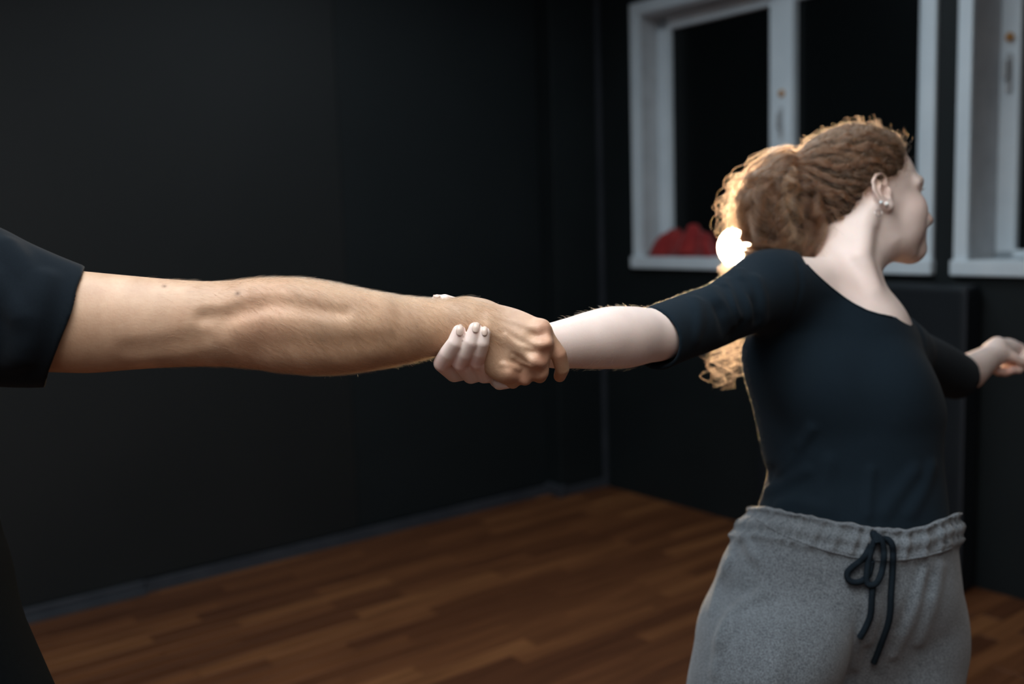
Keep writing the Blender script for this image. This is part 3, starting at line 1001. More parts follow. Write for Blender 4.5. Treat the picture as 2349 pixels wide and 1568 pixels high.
# knuckle heads, tendons, veins and the hollows between the knuckles
for q, r in ((P(1244, 752, 1.176), 0.0085), (P(1247, 788, 1.1665), 0.0090), (P(1231, 826, 1.1685), 0.0085), (P(1168, 852, 1.1745), 0.0095)):
    man.ell(q, r, 0.010)
man.ridge([(1243, 772), (1238, 775), (1222, 772)], [0.007, 0.007, 0.005], 0.0022, 0.010, 'sub')
man.ridge([(1250, 812), (1240, 812), (1222, 806)], [0.007, 0.007, 0.005], 0.0022, 0.010, 'sub')
man.ridge([(1214, 856), (1200, 846), (1186, 832)], [0.008, 0.008, 0.006], 0.0024, 0.012, 'sub')
for pts in ([(1120, 722), (1180, 738), (1232, 755)], [(1118, 738), (1180, 762), (1236, 789)], [(1118, 752), (1170, 786), (1222, 824)]):
    man.ridge(pts, 0.0032, 0.0006, 0.008)
for pts, l in (([(1160, 768), (1183, 788), (1204, 796), (1222, 800)], 0.0008), ([(1178, 818), (1196, 830), (1212, 836), (1220, 840)], 0.0009),
               ([(1150, 835), (1170, 838), (1190, 846)], 0.0008)):
    man.ridge(pts, 0.0019, l, 0.004)
man.ridge([(1068, 776), (1052, 786), (1040, 796)], 0.006, 0.002, 0.01, 'sub')
MAN_POINTS = {q: KN[q] for q in KN}
TAN = (0.525, 0.345, 0.226)
red = (0.60, 0.27, 0.185)
man_spots = [(P(1246, 757, 1.172), 0.013, red, 0.75), (P(1252, 792, 1.166), 0.012, red, 0.7), (P(1238, 828, 1.166), 0.012, red, 0.7), (P(1175, 858, 1.172), 0.014, (0.56, 0.27, 0.18), 0.55),
             (P(1285, 815, 1.178), 0.014, red, 0.40), (P(1246, 858, 1.178), 0.014, red, 0.35), (P(1205, 868, 1.18), 0.012, red, 0.5), (P(1280, 862, 1.21), 0.012, (0.62, 0.30, 0.19), 0.5),
             (P(600, 745, 1.13), 0.05, (0.62, 0.36, 0.24), 0.45), (P(590, 705, 1.13), 0.03, (0.50, 0.29, 0.18), 0.35), (P(300, 700, 1.10), 0.07, (0.66, 0.45, 0.32), 0.5),
             (P(377, 656, 1.115), 0.0020, (0.16, 0.08, 0.05), 0.9), (P(545, 673, 1.128), 0.0026, (0.14, 0.07, 0.04), 0.9), (P(1200, 780, 1.17), 0.035, (0.66, 0.46, 0.33), 0.5),
             (P(1190, 720, 1.18), 0.02, (0.72, 0.52, 0.42), 0.5)]
_d = man.surf(377, 656); man_spots[-4] = (P(377, 656, _d), 0.0022, (0.16, 0.08, 0.05), 0.9)
_d = man.surf(545, 673); man_spots[-3] = (P(545, 673, _d), 0.0030, (0.14, 0.07, 0.04), 0.9)
MAN_ROOT = to_world(down(P(-290, 1180, 1.30), 0.0))
man_o, man_v, man_f = solid_object('person', man, M['skin_tan'], None, blobs(TAN, man_spots, 0.05), MAN_ROOT)
tag(man_o, 'person in black T-shirt and trousers stretching out a bare hairy forearm', 'person', 'two dancers pulling at arm length')


def nail(solid, px, py, tipx, tipy, wpx, hpx, name, parent, root, mat, lift=0.0004):
    """a curved finger nail lying on the surface, long axis from (px,py) towards the finger tip"""
    ax = np.array([tipx, tipy], float); ax /= np.linalg.norm(ax); ay = np.array([-ax[1], ax[0]])
    n, m = 9, 7
    vs = []
    for j in range(n):
        t = j / (n - 1) * 2 - 1
        wd = wpx / 2 * (1 - 0.25 * abs(t) ** 4) * (0.92 if t > 0 else 1.0)
        for i in range(m):
            s = i / (m - 1) * 2 - 1
            q = np.array([px, py]) + ax * t * hpx / 2 * (1 - 0.18 * s * s) + ay * s * wd
            p = solid.on(q[0], q[1], lift + 0.0007 * (1 - s * s))
            if p is None:
                p = vs[-1] if vs else P(px, py, 1.18)
            vs.append(p)
    vs = np.array(vs); cen = vs.reshape(n, m, 3)
    fs = [(j * m + i, j * m + i + 1, (j + 1) * m + i + 1, (j + 1) * m + i) for j in range(n - 1) for i in range(m - 1)]
    # thickness inwards
    g = solid.grad(vs)
    low = vs - g * 0.0016
    b = len(vs); fs2 = [(a + b, b_ + b, c + b, d + b)[::-1] for a, b_, c, d in fs]
    rim = [i for i in range(m)] + [j * m + m - 1 for j in range(1, n)] + [(n - 1) * m + i for i in range(m - 2, -1, -1)] + [j * m for j in range(n - 2, 0, -1)]
    side = [(rim[k], rim[k - 1], rim[k - 1] + b, rim[k] + b) for k in range(len(rim))]
    me = np_mesh(name, to_world(np.vstack([vs, low])) - np.asarray(root), np.array(fs + fs2 + side))
    return link(name, me, mat, parent, True)


# hair of the forearm
def body_hair(solid, v, f, count, sel, direction, length, lift, curl, rad, name, mat, parent, root, seed):
    r = np.random.default_rng(seed)
    cen = v[f].mean(1)
    a = np.linalg.norm(np.cross(v[f[:, 2]] - v[f[:, 0]], v[f[:, 3]] - v[f[:, 1]]), axis=1)
    w = a * sel(cen); w /= w.sum()
    idx = r.choice(len(f), count, p=w)
    bary = r.dirichlet(np.ones(4), count)
    p = (v[f[idx]] * bary[:, :, None]).sum(1)
    g = solid.grad(p)
    dirs = direction(p, r)
    dirs = dirs - g * (dirs * g).sum(1)[:, None]; dirs /= np.linalg.norm(dirs, axis=1)[:, None] + 1e-9
    side = np.cross(g, dirs)
    ln = length * r.uniform(0.5, 1.25, count); lf = lift * r.uniform(0.4, 1.8, count); cu = curl * r.normal(size=count)
    m = 6; t = np.linspace(0, 1, m)
    st = p[:, None] + ln[:, None, None] * (t[None, :, None] * dirs[:, None] + (lf[:, None] * (t[None] - 0.45 * t[None] ** 2))[..., None] * g[:, None] + (cu[:, None] * t[None] ** 2)[..., None] * side[:, None])
    return hair_curves(name, st, rad * r.uniform(0.6, 1.2, count), mat, parent, root, 0.25)


def px_of(c):
    return CX + F_PX * c[:, 0] / c[:, 1], CY - F_PX * c[:, 2] / c[:, 1]


def sel_arm(c):
    x, y = px_of(c)
    s = np.interp(x, [330, 480, 620, 820, 1000, 1100, 1150, 1185], [0.0, 0.18, 0.6, 1.0, 1.1, 1.0, 0.35, 0.0])
    low = np.interp(y, [690, 720, 760, 800, 850], [1.0, 0.8, 0.9, 1.0, 1.2])
    return s * low * (x < 1165) * ((x < 1090) | (y < 790)) * (c[:, 1] < 1.205 - 0.00012 * np.maximum(x - 900, 0))


def dir_arm(p, r):
    x, y = px_of(p)
    n = len(p)
    ang = np.interp(x, [350, 600, 850, 1000, 1120], [0.1, -0.55, -0.75, -0.75, -0.6]) + r.normal(size=n) * 0.22
    # along the arm towards the hand and drooping
    return np.stack([np.cos(ang), 0.05 * r.normal(size=n), np.sin(ang)], 1)


body_hair(man, man_v, man_f, 14000, sel_arm, dir_arm, 0.0150, 0.20, 0.24, 0.000078, 'arm_hair', M['arm_hair'], man_o, MAN_ROOT, 5)


# T-shirt with a short loose sleeve
TX = spacing([(-1.30, -0.62, 0.007), (-0.62, -0.46, 0.0020)]); TY = spacing([(0.98, 1.05, 0.006), (1.05, 1.22, 0.0023), (1.22, 1.70, 0.008)]); TZ = spacing([(-0.62, -0.07, 0.008), (-0.07, 0.12, 0.0021), (0.12, 0.22, 0.008)])
tee = Solid(TX, TY, TZ)
tee.chain([(P(-150, 680, 1.115), 0.070), (P(-235, 620, 1.20), 0.074), (P(-330, 600, 1.30), 0.080), (P(-420, 640, 1.40), 0.074), (P(-450, 700, 1.50), 0.068)], 0.05)
tee.chain([(P(-330, 720, 1.30), 0.135), (P(-300, 950, 1.30), 0.135), (P(-275, 1200, 1.31), 0.140), (P(-268, 1330, 1.31), 0.140)], 0.07)
tee.chain([(P(-450, 700, 1.50), 0.068), (P(-464, 850, 1.545), 0.062), (P(-466, 905, 1.556), 0.060)], 0.03)
SLV = [(-230, 470, 860, 1.11, 0.075), (-130, 478, 870, 1.115, 0.074), (0, 522, 887, 1.122, 0.068), (60, 553, 889, 1.127, 0.063), (120, 580, 888, 1.131, 0.060), (215, 618, 884, 1.137, 0.056)]
tee.loft((0, 0, 0), (1, 0, 0), (0, 0, 1), rows_x(SLV), 0.03, endk=0.003)
SLI = [(-60, 570, 850, 1.118, 0.052), (0, 560, 866, 1.122, 0.054), (60, 578, 871, 1.127, 0.0525), (120, 598, 871, 1.131, 0.0510), (190, 618, 868, 1.135, 0.0500), (240, 626, 866, 1.138, 0.0495)]
tee.loft((0, 0, 0), (1, 0, 0), (0, 0, 1), rows_x(SLI), 0.004, 'sub', endk=0.02)


def hem(X, Y, Z):
    px = CX + F_PX * X / Y; py = CY - F_PX * Z / Y
    edge = np.interp(py, [560, 612, 690, 770, 850, 888, 920], [205, 195, 176, 143, 112, 104, 98])
    return (edge - px) * Y / F_PX * 0.9


tee.cut(hem, 0.002)
tee.ell(P(-345, 535, 1.31), (0.068, 0.068, 0.05), 0.006, None, 'sub')
for pts in ([(20, 560), (70, 640), (60, 720)], [(-20, 640), (40, 740), (30, 830)], [(110, 640), (90, 740), (60, 820)]):
    tee.ridge(pts, 0.010, 0.003, 0.014)
tee_o, _, _ = solid_object('t_shirt', tee, M['black_tee'], man_o, None, MAN_ROOT)

# trousers and shoes
QX = spacing([(-1.16, -0.36, 0.008)]); QY = spacing([(1.00, 1.75, 0.009)]); QZ = spacing([(-1.32, -0.20, 0.012)])
trs = Solid(QX, QY, QZ)
hipc = P(-285, 1260, 1.31)
trs.chain([(P(-275, 1220, 1.31), 0.140), (P(-268, 1330, 1.31), 0.150), (P(-250, 1440, 1.32), 0.150)], 0.05)
kneeR = P(110, 1960, 1.20); ankR = down(P(-120, 2500, 1.30), 0.10)
trs.chain([(P(-200, 1420, 1.25), 0.115), (kneeR, 0.080), (ankR, 0.070)], 0.05)
kneeL = P(-400, 1800, 1.48); ankL = down(P(-520, 2300, 1.52), 0.10)
trs.chain([(P(-270, 1400, 1.42), 0.125), (kneeL, 0.090), (ankL, 0.070)], 0.05)
trs_o, _, _ = solid_object('trousers', trs, M['black_trousers'], man_o, None, MAN_ROOT)


def shoe(ank, fwd, parent, root, L=0.27):
    fw = np.asarray(fwd, float); fw = fw - WUP * (fw @ WUP); fw /= np.linalg.norm(fw)
    base = down(ank, 0.0)
    lo = np.min([base - 0.12, base + fw * 0.22 - 0.08], 0) - 0.02; hi = np.max([base + 0.12, base + fw * 0.22 + 0.08], 0) + 0.12
    s = Solid(spacing([(lo[0], hi[0], 0.006)]), spacing([(lo[1], hi[1], 0.006)]), spacing([(lo[2], hi[2], 0.006)]))
    up = WUP
    s.chain([(base - fw * 0.05 + up * 0.042, 0.036), (base + fw * 0.06 + up * 0.046, 0.042), (base + fw * 0.16 + up * 0.034, 0.038)], 0.02)
    s.chain([(base + up * 0.05, 0.040), (base + up * 0.12, 0.040)], 0.03)
    w0 = to_world(base)[2]
    s.cut(lambda X, Y, Z: (CAM[2] + X * RGT[2] + Y * FWD[2] + Z * UPV[2]) - 0.004, 0.004)
    o, _, _ = solid_object('shoe', s, M['shoe'], parent, None, root)
    return o


shoe(ankR, (1, -0.1, 0), man_o, MAN_ROOT)
shoe(ankL, (1, 0.2, 0), man_o, MAN_ROOT)
# short dark hair
HX = spacing([(MH[0] - 0.16, MH[0] + 0.16, 0.005)]); HY = spacing([(MH[1] - 0.13, MH[1] + 0.13, 0.005)]); HZ = spacing([(MH[2] - 0.10, MH[2] + 0.18, 0.005)])
mh = Solid(HX, HY, HZ)
mh.ell(MH + MR @ np.array([-0.014, 0, 0.046]), np.array([0.106, 0.083, 0.095]) * 1.04, 0.01, MR)


def hairline(H, Rm, s, tab):
    def fn(X, Y, Z):
        x, y, z = X - H[0], Y - H[1], Z - H[2]
        u = (x * Rm[0, 0] + y * Rm[1, 0] + z * Rm[2, 0]) / s; w = (x * Rm[0, 2] + y * Rm[1, 2] + z * Rm[2, 2]) / s
        return (np.interp(w, [t[0] for t in tab], [t[1] for t in tab]) - u) * 0.7 * s
    return fn


mh.cut(hairline(MH, MR, 1.04, [(-0.10, -0.09), (-0.05, -0.055), (0.0, -0.035), (0.034, 0.0), (0.05, 0.045), (0.07, 0.062), (0.10, 0.085), (0.14, 0.10)]), 0.008)
solid_object('hair', mh, M['hair_base'], man_o, None, MAN_ROOT)


# ================================================================== the woman
def mx(px, d):
    return (px - CX) / F_PX * d


WX = spacing([(mx(975, 1.2), mx(1310, 1.22), 0.0014), (mx(1310, 1.22), mx(1560, 1.4), 0.0030), (mx(1560, 1.4), mx(1900, 1.66), 0.0048), (mx(1900, 1.66), mx(2155, 1.66), 0.0019), (mx(2155, 1.66), mx(2185, 1.9), 0.005), (mx(2185, 1.9), mx(2400, 2.16), 0.0028)])
WY = spacing([(1.140, 1.30, 0.0016), (1.30, 1.52, 0.0035), (1.52, 1.585, 0.004), (1.585, 1.75, 0.0022), (1.75, 1.92, 0.005), (1.92, 2.20, 0.0032)])
WZ = spacing([(-0.16, -0.112, 0.006), (-0.112, -0.060, 0.0026), (-0.060, 0.062, 0.0016), (0.062, 0.105, 0.0032), (0.105, 0.30, 0.0020), (0.30, 0.42, 0.005)])
wom = Solid(WX, WY, WZ)
HD = 1.672
WH = P(1982, 456, HD + 0.070)                # between the ear canals
WR_ = basis((1.0, 0.14, 0.08), (-0.08, -0.03, 1.0))
wL = head_solid(wom, WH, WR_, 1.0, True)
# neck, throat, collar bones, upper chest
wom.chain([(wL(-0.012, 0, -0.015), 0.056), (P(1940, 590, 1.705), 0.051), (P(1930, 668, 1.690), 0.056), (P(1930, 740, 1.690), 0.068)], 0.030)
wom.chain([(wL(0.040, 0, -0.075), 0.026), (P(1966, 612, 1.690), 0.032), (P(1978, 690, 1.672), 0.030), (P(1980, 740, 1.66), 0.035)], 0.030)
wom.chain([(P(1775, 655, 1.615), 0.050), (P(1870, 660, 1.665), 0.050), (P(1940, 715, 1.690), 0.050), (P(1998, 782, 1.735), 0.040), (P(2050, 826, 1.770), 0.030)], 0.026)
wom.chain([(P(1840, 740, 1.68), 0.065), (P(1960, 800, 1.70), 0.078), (P(2030, 820, 1.74), 0.06)], 0.04)
wom.chain([(P(1975, 770, 1.70), 0.075), (P(1970, 850, 1.72), 0.075)], 0.05)
# sternomastoid from behind the ear to the notch, and the hollow in front of it
wom.chain([(wL(-0.022, -0.052, -0.018), 0.013), (P(1975, 590, 1.650), 0.014), (P(2002, 665, 1.640), 0.012), (P(2024, 716, 1.648), 0.010)], 0.018)
wom.chain([(P(2024, 718, 1.650), 0.009), (P(1975, 700, 1.640), 0.008), (P(1900, 668, 1.628), 0.008)], 0.018)
# right arm
FE = P(1500, 771, 1.375); FW = P(1238, 796, 1.234)
fa = FW - FE; flen = np.linalg.norm(fa); fT = fa / flen
fe1 = np.array([0, 0, 1.0]); fe1 = fe1 - fT * (fe1 @ fT); fe1 /= np.linalg.norm(fe1); fe2 = np.cross(fT, fe1)
rows = []
for px, top, bot, rb in ((1560, 728, 806, 0.028), (1512, 713, 822, 0.032), (1466, 704, 836, 0.037), (1430, 702, 844, 0.040), (1392, 703, 846, 0.039), (1350, 713, 846, 0.036), (1306, 727, 845, 0.031), (1270, 738, 845, 0.027), (1235, 747, 840, 0.0215), (1205, 752, 838, 0.0195), (1185, 754, 836, 0.019)):
    s = (px - 1500) / (1238 - 1500)
    t = s * flen
    # depth of the axis there
    p = FE + fT * t
    d = p[1]
    cz = -((top + bot) / 2 - CY) / F_PX * d - p[2]
    rows.append((t, cz * 1.0, 0.0, (bot - top) / 2 / F_PX * d, rb))
wom.loft(FE, FW, (0, 0, 1), rows, 0.012, endk=0.02)
wom.chain([(P(1512, 766, 1.382), 0.031), (P(1600, 733, 1.475), 0.039), (P(1700, 690, 1.560), 0.046), (P(1775, 660, 1.612), 0.050)], 0.02)
# right hand: palm behind the man's wrist, fingers under it and up on the near side, thumb over it
wom.chain([(P(1205, 790, 1.236), 0.0190), (P(1150, 785, 1.243), 0.0170), (P(1085, 805, 1.246), 0.0160)], 0.015)
wom.chain([(P(1195, 800, 1.238), 0.0180), (P(1140, 825, 1.246), 0.0165), (P(1095, 842, 1.246), 0.0150)], 0.015)
wom.chain([(P(1195, 775, 1.240), 0.0165), (P(1130, 750, 1.246), 0.0155), (P(1070, 770, 1.247), 0.0150)], 0.015)
WF = {
    'index': [(P(1085, 846, 1.246), 0.0115), (P(1042, 856, 1.214), 0.0108), (P(1014, 833, 1.184), 0.0104), (P(1028, 810, 1.171), 0.0104), (P(1044, 786, 1.1615), 0.0094), (P(1053, 760, 1.1600), 0.0080)],
    'middle': [(P(1112, 850, 1.246), 0.0115), (P(1080, 860, 1.208), 0.0106), (P(1056, 831, 1.180), 0.0104), (P(1067, 809, 1.168), 0.0104), (P(1081, 784, 1.1585), 0.0095), (P(1090, 754, 1.1575), 0.0080)],
    'ring': [(P(1138, 856, 1.242), 0.0110), (P(1110, 859, 1.205), 0.0106), (P(1093, 826, 1.178), 0.0100), (P(1099, 807, 1.167), 0.0094), (P(1107, 786, 1.1580), 0.0082), (P(1111, 763, 1.1565), 0.0071)],
    'little': [(P(1160, 856, 1.242), 0.0105), (P(1140, 872, 1.224), 0.0092), (P(1146, 878, 1.206), 0.0086), (P(1168, 876, 1.200), 0.0076)],
}
for nm, ch in WF.items():
    wom.chain(ch, 0.0011)
wom.chain([(P(1120, 735, 1.248), 0.0145), (P(1065, 715, 1.238), 0.0110), (P(1036, 697, 1.216), 0.0095), (P(1020, 687, 1.198), 0.0068)], 0.006)
wom.chain([(P(1030, 698, 1.216), 0.0090), (P(1003, 688, 1.196), 0.0070)], 0.002)
for q, r in ((P(1013, 838, 1.182), 0.0080), (P(1057, 840, 1.178), 0.0078), (P(1093, 838, 1.177), 0.0072)):
    wom.ell(q, r * 0.55, 0.004)
for q, r in ((P(1045, 785, 1.1590), 0.0062), (P(1083, 784, 1.1560), 0.0062), (P(1109, 786, 1.1550), 0.0054)):
    wom.ell(q, r * 0.5, 0.004)
# left arm stretched out behind
wom.chain([(P(2050, 826, 1.775), 0.030), (P(2130, 840, 1.880), 0.036), (P(2190, 862, 1.975), 0.038)], 0.02)
wom.chain([(P(2190, 862, 1.972), 0.0385), (P(2222, 852, 2.015), 0.0360), (P(2262, 824, 2.070), 0.0270), (P(2282, 812, 2.098), 0.0245)], 0.015)
wom.chain([(P(2282, 810, 2.098), 0.0240), (P(2302, 803, 2.118), 0.0220), (P(2318, 802, 2.130), 0.0190)], 0.015)
wom.chain([(P(2290, 795, 2.105), 0.0150), (P(2312, 793, 2.130), 0.0150), (P(2336, 800, 2.140), 0.0130)], 0.012)
wom.chain([(P(2280, 800, 2.100), 0.0130), (P(2289, 788, 2.095), 0.0125)], 0.014)
for ch in ([(P(2336, 800, 2.140), 0.0125), (P(2352, 812, 2.125), 0.0098), (P(2346, 838, 2.108), 0.0084), (P(2338, 848, 2.102), 0.0076)],
           [(P(2328, 808, 2.140), 0.0120), (P(2342, 826, 2.122), 0.0098), (P(2328, 846, 2.104), 0.0086), (P(2318, 850, 2.098), 0.0076)],
           [(P(2318, 815, 2.140), 0.0115), (P(2326, 838, 2.125), 0.0098), (P(2306, 853, 2.106), 0.0092), (P(2292, 850, 2.100), 0.0080)],
           [(P(2306, 820, 2.140), 0.0110), (P(2308, 846, 2.128), 0.0092), (P(2290, 853, 2.116), 0.0084), (P(2282, 846, 2.110), 0.0076)]):
    wom.chain(ch, 0.005)
wom.chain([(P(2294, 806, 2.092), 0.0130), (P(2322, 818, 2.088), 0.0105), (P(2344, 830, 2.092), 0.0085)], 0.010)

PALE = (0.80, 0.66, 0.605)
pink = (0.80, 0.50, 0.45)
spots = [(P(1014, 836, 1.175), 0.014, pink, 0.55), (P(1058, 838, 1.172), 0.013, pink, 0.6), (P(1095, 830, 1.172), 0.014, (0.76, 0.42, 0.38), 0.6), (P(1110, 858, 1.18), 0.014, (0.80, 0.52, 0.42), 0.5),
         (P(1053, 758, 1.152), 0.007, (0.82, 0.56, 0.50), 0.4), (P(1091, 752, 1.150), 0.007, (0.82, 0.56, 0.50), 0.4),
         (wL(0.06, -0.045, -0.02), 0.03, (0.80, 0.55, 0.48), 0.45), (wL(0.117, 0, -0.045), 0.014, (0.80, 0.50, 0.43), 0.5), (wL(-0.01, -0.08, 0.01), 0.02, (0.84, 0.56, 0.46), 0.6),
         (wL(0.105, 0, -0.071), 0.012, (0.62, 0.27, 0.25), 0.75), (P(2312, 850, 2.10), 0.03, (0.78, 0.42, 0.34), 0.6), (P(2345, 800, 2.13), 0.02, pink, 0.5),
         (P(1960, 660, 1.63), 0.05, (0.80, 0.60, 0.53), 0.4)]
WOM_ROOT = to_world(down(P(1930, 1250, 1.62), 0.0))
wom_o, wom_v, wom_f = solid_object('person', wom, M['skin_pale'], None, blobs(PALE, spots, 0.025, 9), WOM_ROOT)
tag(wom_o, 'person in navy top and grey sweatpants leaning away with curly copper ponytail', 'person', 'two dancers pulling at arm length')

# finger nails
for (x, y, tx, ty, w, h) in ((1055, 757.5, 0.10, -1, 17, 25), (1092, 750, 0.20, -1, 17, 26), (1111.5, 758.5, 0.02, -1, 13.5, 23)):
    nail(wom, x, y, tx, ty, w, h, 'finger_nail', wom_o, WOM_ROOT, M['nail'])
nail(wom, 1002, 679.5, -1, -0.1, 7, 15, 'thumb_nail', wom_o, WOM_ROOT, M['nail'])


def sel_w(c):
    x, y = px_of(c)
    return np.where((x > 1270) & (x < 1500) & (c[:, 1] < 1.5), 1.0, 0.0)


body_hair(wom, wom_v, wom_f, 500, sel_w, lambda p, r: np.stack([-np.ones(len(p)), np.zeros(len(p)), 0.3 * r.normal(size=len(p))], 1), 0.007, 0.7, 0.2, 0.00005, 'arm_hair', M['arm_down'], wom_o, WOM_ROOT, 8)

# ------------------------------------------------------------------ her top
SX = spacing([(mx(1455, 1.36), mx(1590, 1.45), 0.0018), (mx(1590, 1.45), mx(1700, 1.58), 0.003), (mx(1700, 1.58), mx(2200, 1.72), 0.0040), (mx(2200, 1.72), mx(2240, 2.06), 0.005)])
SY = spacing([(1.30, 1.44, 0.0022), (1.44, 1.50, 0.0035), (1.50, 2.08, 0.0045)])
SZ = spacing([(-0.36, -0.06, 0.0046), (-0.06, 0.16, 0.0034)])
top = Solid(SX, SY, SZ)


def rows_z(tab):
    """(py, left px, right px, depth, half depth) -> loft rows down the model z axis: A->B = -z, e1 = x, e2 = -z cross x"""
    out = []
    for py, l, r, d, b in tab:
        z = -(py - CY) / F_PX * d
        out.append((-z, mx((l + r) / 2, d), -d, (r - l) / 2 / F_PX * d, b))
    return out


TORSO = [(690, 1770, 2015, 1.690, 0.075), (740, 1735, 2060, 1.690, 0.095), (790, 1706, 2094, 1.690, 0.108), (850, 1707, 2128, 1.688, 0.116), (900, 1721, 2147, 1.684, 0.121), (940, 1734, 2155, 1.680, 0.122), (1000, 1748, 2150, 1.672, 0.115), (1050, 1758, 2151, 1.664, 0.108),
         (1090, 1766, 2156, 1.658, 0.104), (1130, 1757, 2162, 1.652, 0.104), (1170, 1744, 2166, 1.648, 0.106), (1225, 1730, 2170, 1.645, 0.108)]
top.loft((0, 0, 0), (0, 0, -1), (1, 0, 0), rows_z(TORSO), 0.03, power=2.35, endk=0.02)
top.chain([(P(1768, 664, 1.612), 0.059), (P(1865, 676, 1.660), 0.056), (P(1940, 712, 1.690), 0.064), (P(2012, 773, 1.725), 0.056), (P(2062, 808, 1.768), 0.052)], 0.05)
# bust
top.ell(P(1895, 890, 1.600), (0.064, 0.040, 0.058), 0.045)
top.ell(P(2036, 898, 1.612), (0.058, 0.044, 0.058), 0.040)
# sleeve towards the man
SA = P(1768, 664, 1.612); SB = P(1508, 774, 1.377)
sT = SB - SA; slen = np.linalg.norm(sT); sT /= slen
srows = [(-0.03, 0, 0, 0.050, 0.056), (0.03, 0.003, 0, 0.055, 0.056), (0.09, 0.000, 0, 0.0525, 0.053), (0.15, -0.003, 0, 0.049, 0.050), (0.21, -0.003, 0, 0.0465, 0.047), (slen * 0.80, -0.002, 0, 0.0450, 0.0455), (slen, 0.0, 0, 0.0438, 0.0440), (slen + 0.008, 0.0, 0, 0.0436, 0.0436)]
top.loft(SA, SB, (0, 0, 1), srows, 0.035, endk=0.004)
top.ridge([(1690, 770), (1668, 745), (1655, 715)], 0.012, 0.004, 0.018, 'sub')
# far sleeve
FA_ = P(2058, 800, 1.768); FB_ = P(2196, 864, 1.985)
fl = np.linalg.norm(FB_ - FA_)
top.loft(FA_, FB_, (0, 0, 1), [(-0.02, 0, 0, 0.050, 0.05), (0.08, 0.002, 0, 0.049, 0.049), (fl * 0.8, 0.0, 0, 0.0465, 0.0465), (fl, 0, 0, 0.0455, 0.0455)], 0.03, endk=0.004)
# creases: the pull from arm pit to shoulder, the ring folds of the sleeve, the waist folds
for pts, r, l in (([(1655, 640), (1672, 680), (1690, 735)], 0.009, 0.0030), ([(1690, 622), (1712, 665), (1722, 720)], 0.010, 0.0030), ([(1630, 660), (1650, 700), (1665, 750)], 0.009, 0.0024), ([(1735, 640), (1752, 690), (1750, 745)], 0.010, 0.0025),
                  ([(1596, 690), (1604, 730), (1598, 775)], 0.009, 0.0012), ([(1775, 1092), (1800, 1060), (1835, 1020), (1860, 985)], 0.007, 0.0040), ([(1760, 1125), (1800, 1105), (1850, 1080)], 0.008, 0.0030),
                  ([(1790, 1160), (1830, 1150), (1880, 1165)], 0.008, 0.0040), ([(2030, 1175), (2060, 1130), (2100, 1080)], 0.010, 0.0022), ([(2090, 1175), (2120, 1120), (2140, 1070)], 0.010, 0.0022), ([(1990, 1180), (1994, 1120), (1998, 1080)], 0.004, 0.0018), ([(1905, 1170), (1890, 1120), (1900, 1060)], 0.012, 0.0020)):
    top.ridge(pts, r, l, 0.012)
for pts, r, l in (([(1770, 1078), (1790, 1062), (1815, 1035)], 0.006, 0.0035), ([(1665, 655), (1680, 700), (1700, 745)], 0.005, 0.0025), ([(1705, 640), (1730, 690), (1738, 735)], 0.006, 0.0022), ([(1830, 604), (1836, 650), (1826, 700), (1800, 760)], 0.003, 0.0010)):
    top.ridge(pts, r, l, 0.008, 'sub')
top.ell(P(1752, 1088, 1.64), (0.016, 0.09, 0.009), 0.014, None, 'sub')
_tn = sines(21, 9, 20, 55)
top.f += (0.0012 * _tn(top.xs[:, None, None], top.ys[None, :, None], top.zs[None, None, :])).astype(np.float32)


def neckline(X, Y, Z):
    px = CX + F_PX * X / Y; py = CY - F_PX * Z / Y
    n = np.interp(px, [1800, 1838, 1848, 1870, 1910, 1950, 1990, 2020, 2048, 2075, 2120], [540, 585, 604, 627, 661, 690, 710, 719, 722, 700, 600])
    return (py - n) * Y / F_PX * 0.8


top.cut(neckline, 0.003)
# hollow the sleeve ends
ie = P(1508, 774, 1.377)
top.loft(SA, SB, (0, 0, 1), [(slen - 0.11, 0.0, 0, 0.036, 0.036), (slen - 0.05, 0, 0, 0.0385, 0.0385), (slen, 0, 0, 0.0388, 0.0388), (slen + 0.03, 0, 0, 0.0392, 0.0392)], 0.003, 'sub', endk=0.01)
top.loft(FA_, FB_, (0, 0, 1), [(fl - 0.06, 0, 0, 0.036, 0.036), (fl, 0, 0, 0.0410, 0.0410), (fl + 0.03, 0, 0, 0.042, 0.042)], 0.003, 'sub', endk=0.01)
top_o, top_v, top_f = solid_object('top', top, M['navy_top'], wom_o, None, WOM_ROOT)
# stitched neckband
nb = []
for px, py in catmull([(1850, 607), (1872, 630), (1911, 664), (1951, 693), (1990, 713), (2020, 722), (2046, 727)], 40):
    d = top.surf(px, py)
    if d:
        nb.append(P(px, py, d + 0.0008))
link('neckband', tube_mesh('neckband', to_world(np.array(nb)) - WOM_ROOT, 0.0022, 8), M['navy_top'], wom_o, True)

# ------------------------------------------------------------------ her sweatpants
PX_ = spacing([(mx(1540, 1.60), mx(2240, 1.66), 0.0036)]); PY_ = spacing([(1.40, 2.0, 0.0048)])
PZ_ = spacing([(-1.30, -0.58, 0.010), (-0.58, -0.24, 0.0030)])
pant = Solid(PX_, PY_, PZ_)
YT = ([1690, 1742, 1790, 1840, 1900, 1985, 2040, 2085, 2130, 2180, 2230], [1158, 1160, 1168, 1179, 1191, 1205, 1212, 1212, 1203, 1180, 1165])
HIP = [(1120, 1755, 2170, 1.646, 0.116), (1165, 1741, 2175, 1.645, 0.117), (1200, 1716, 2180, 1.643, 0.120), (1240, 1688, 2183, 1.642, 0.124), (1280, 1664, 2186, 1.642, 0.128), (1340, 1642, 2191, 1.642, 0.132), (1400, 1622, 2198, 1.645, 0.124), (1440, 1612, 2200, 1.650, 0.115), (1500, 1626, 2194, 1.658, 0.104), (1560, 1660, 2150, 1.665, 0.096), (1640, 1720, 2110, 1.675, 0.06)]
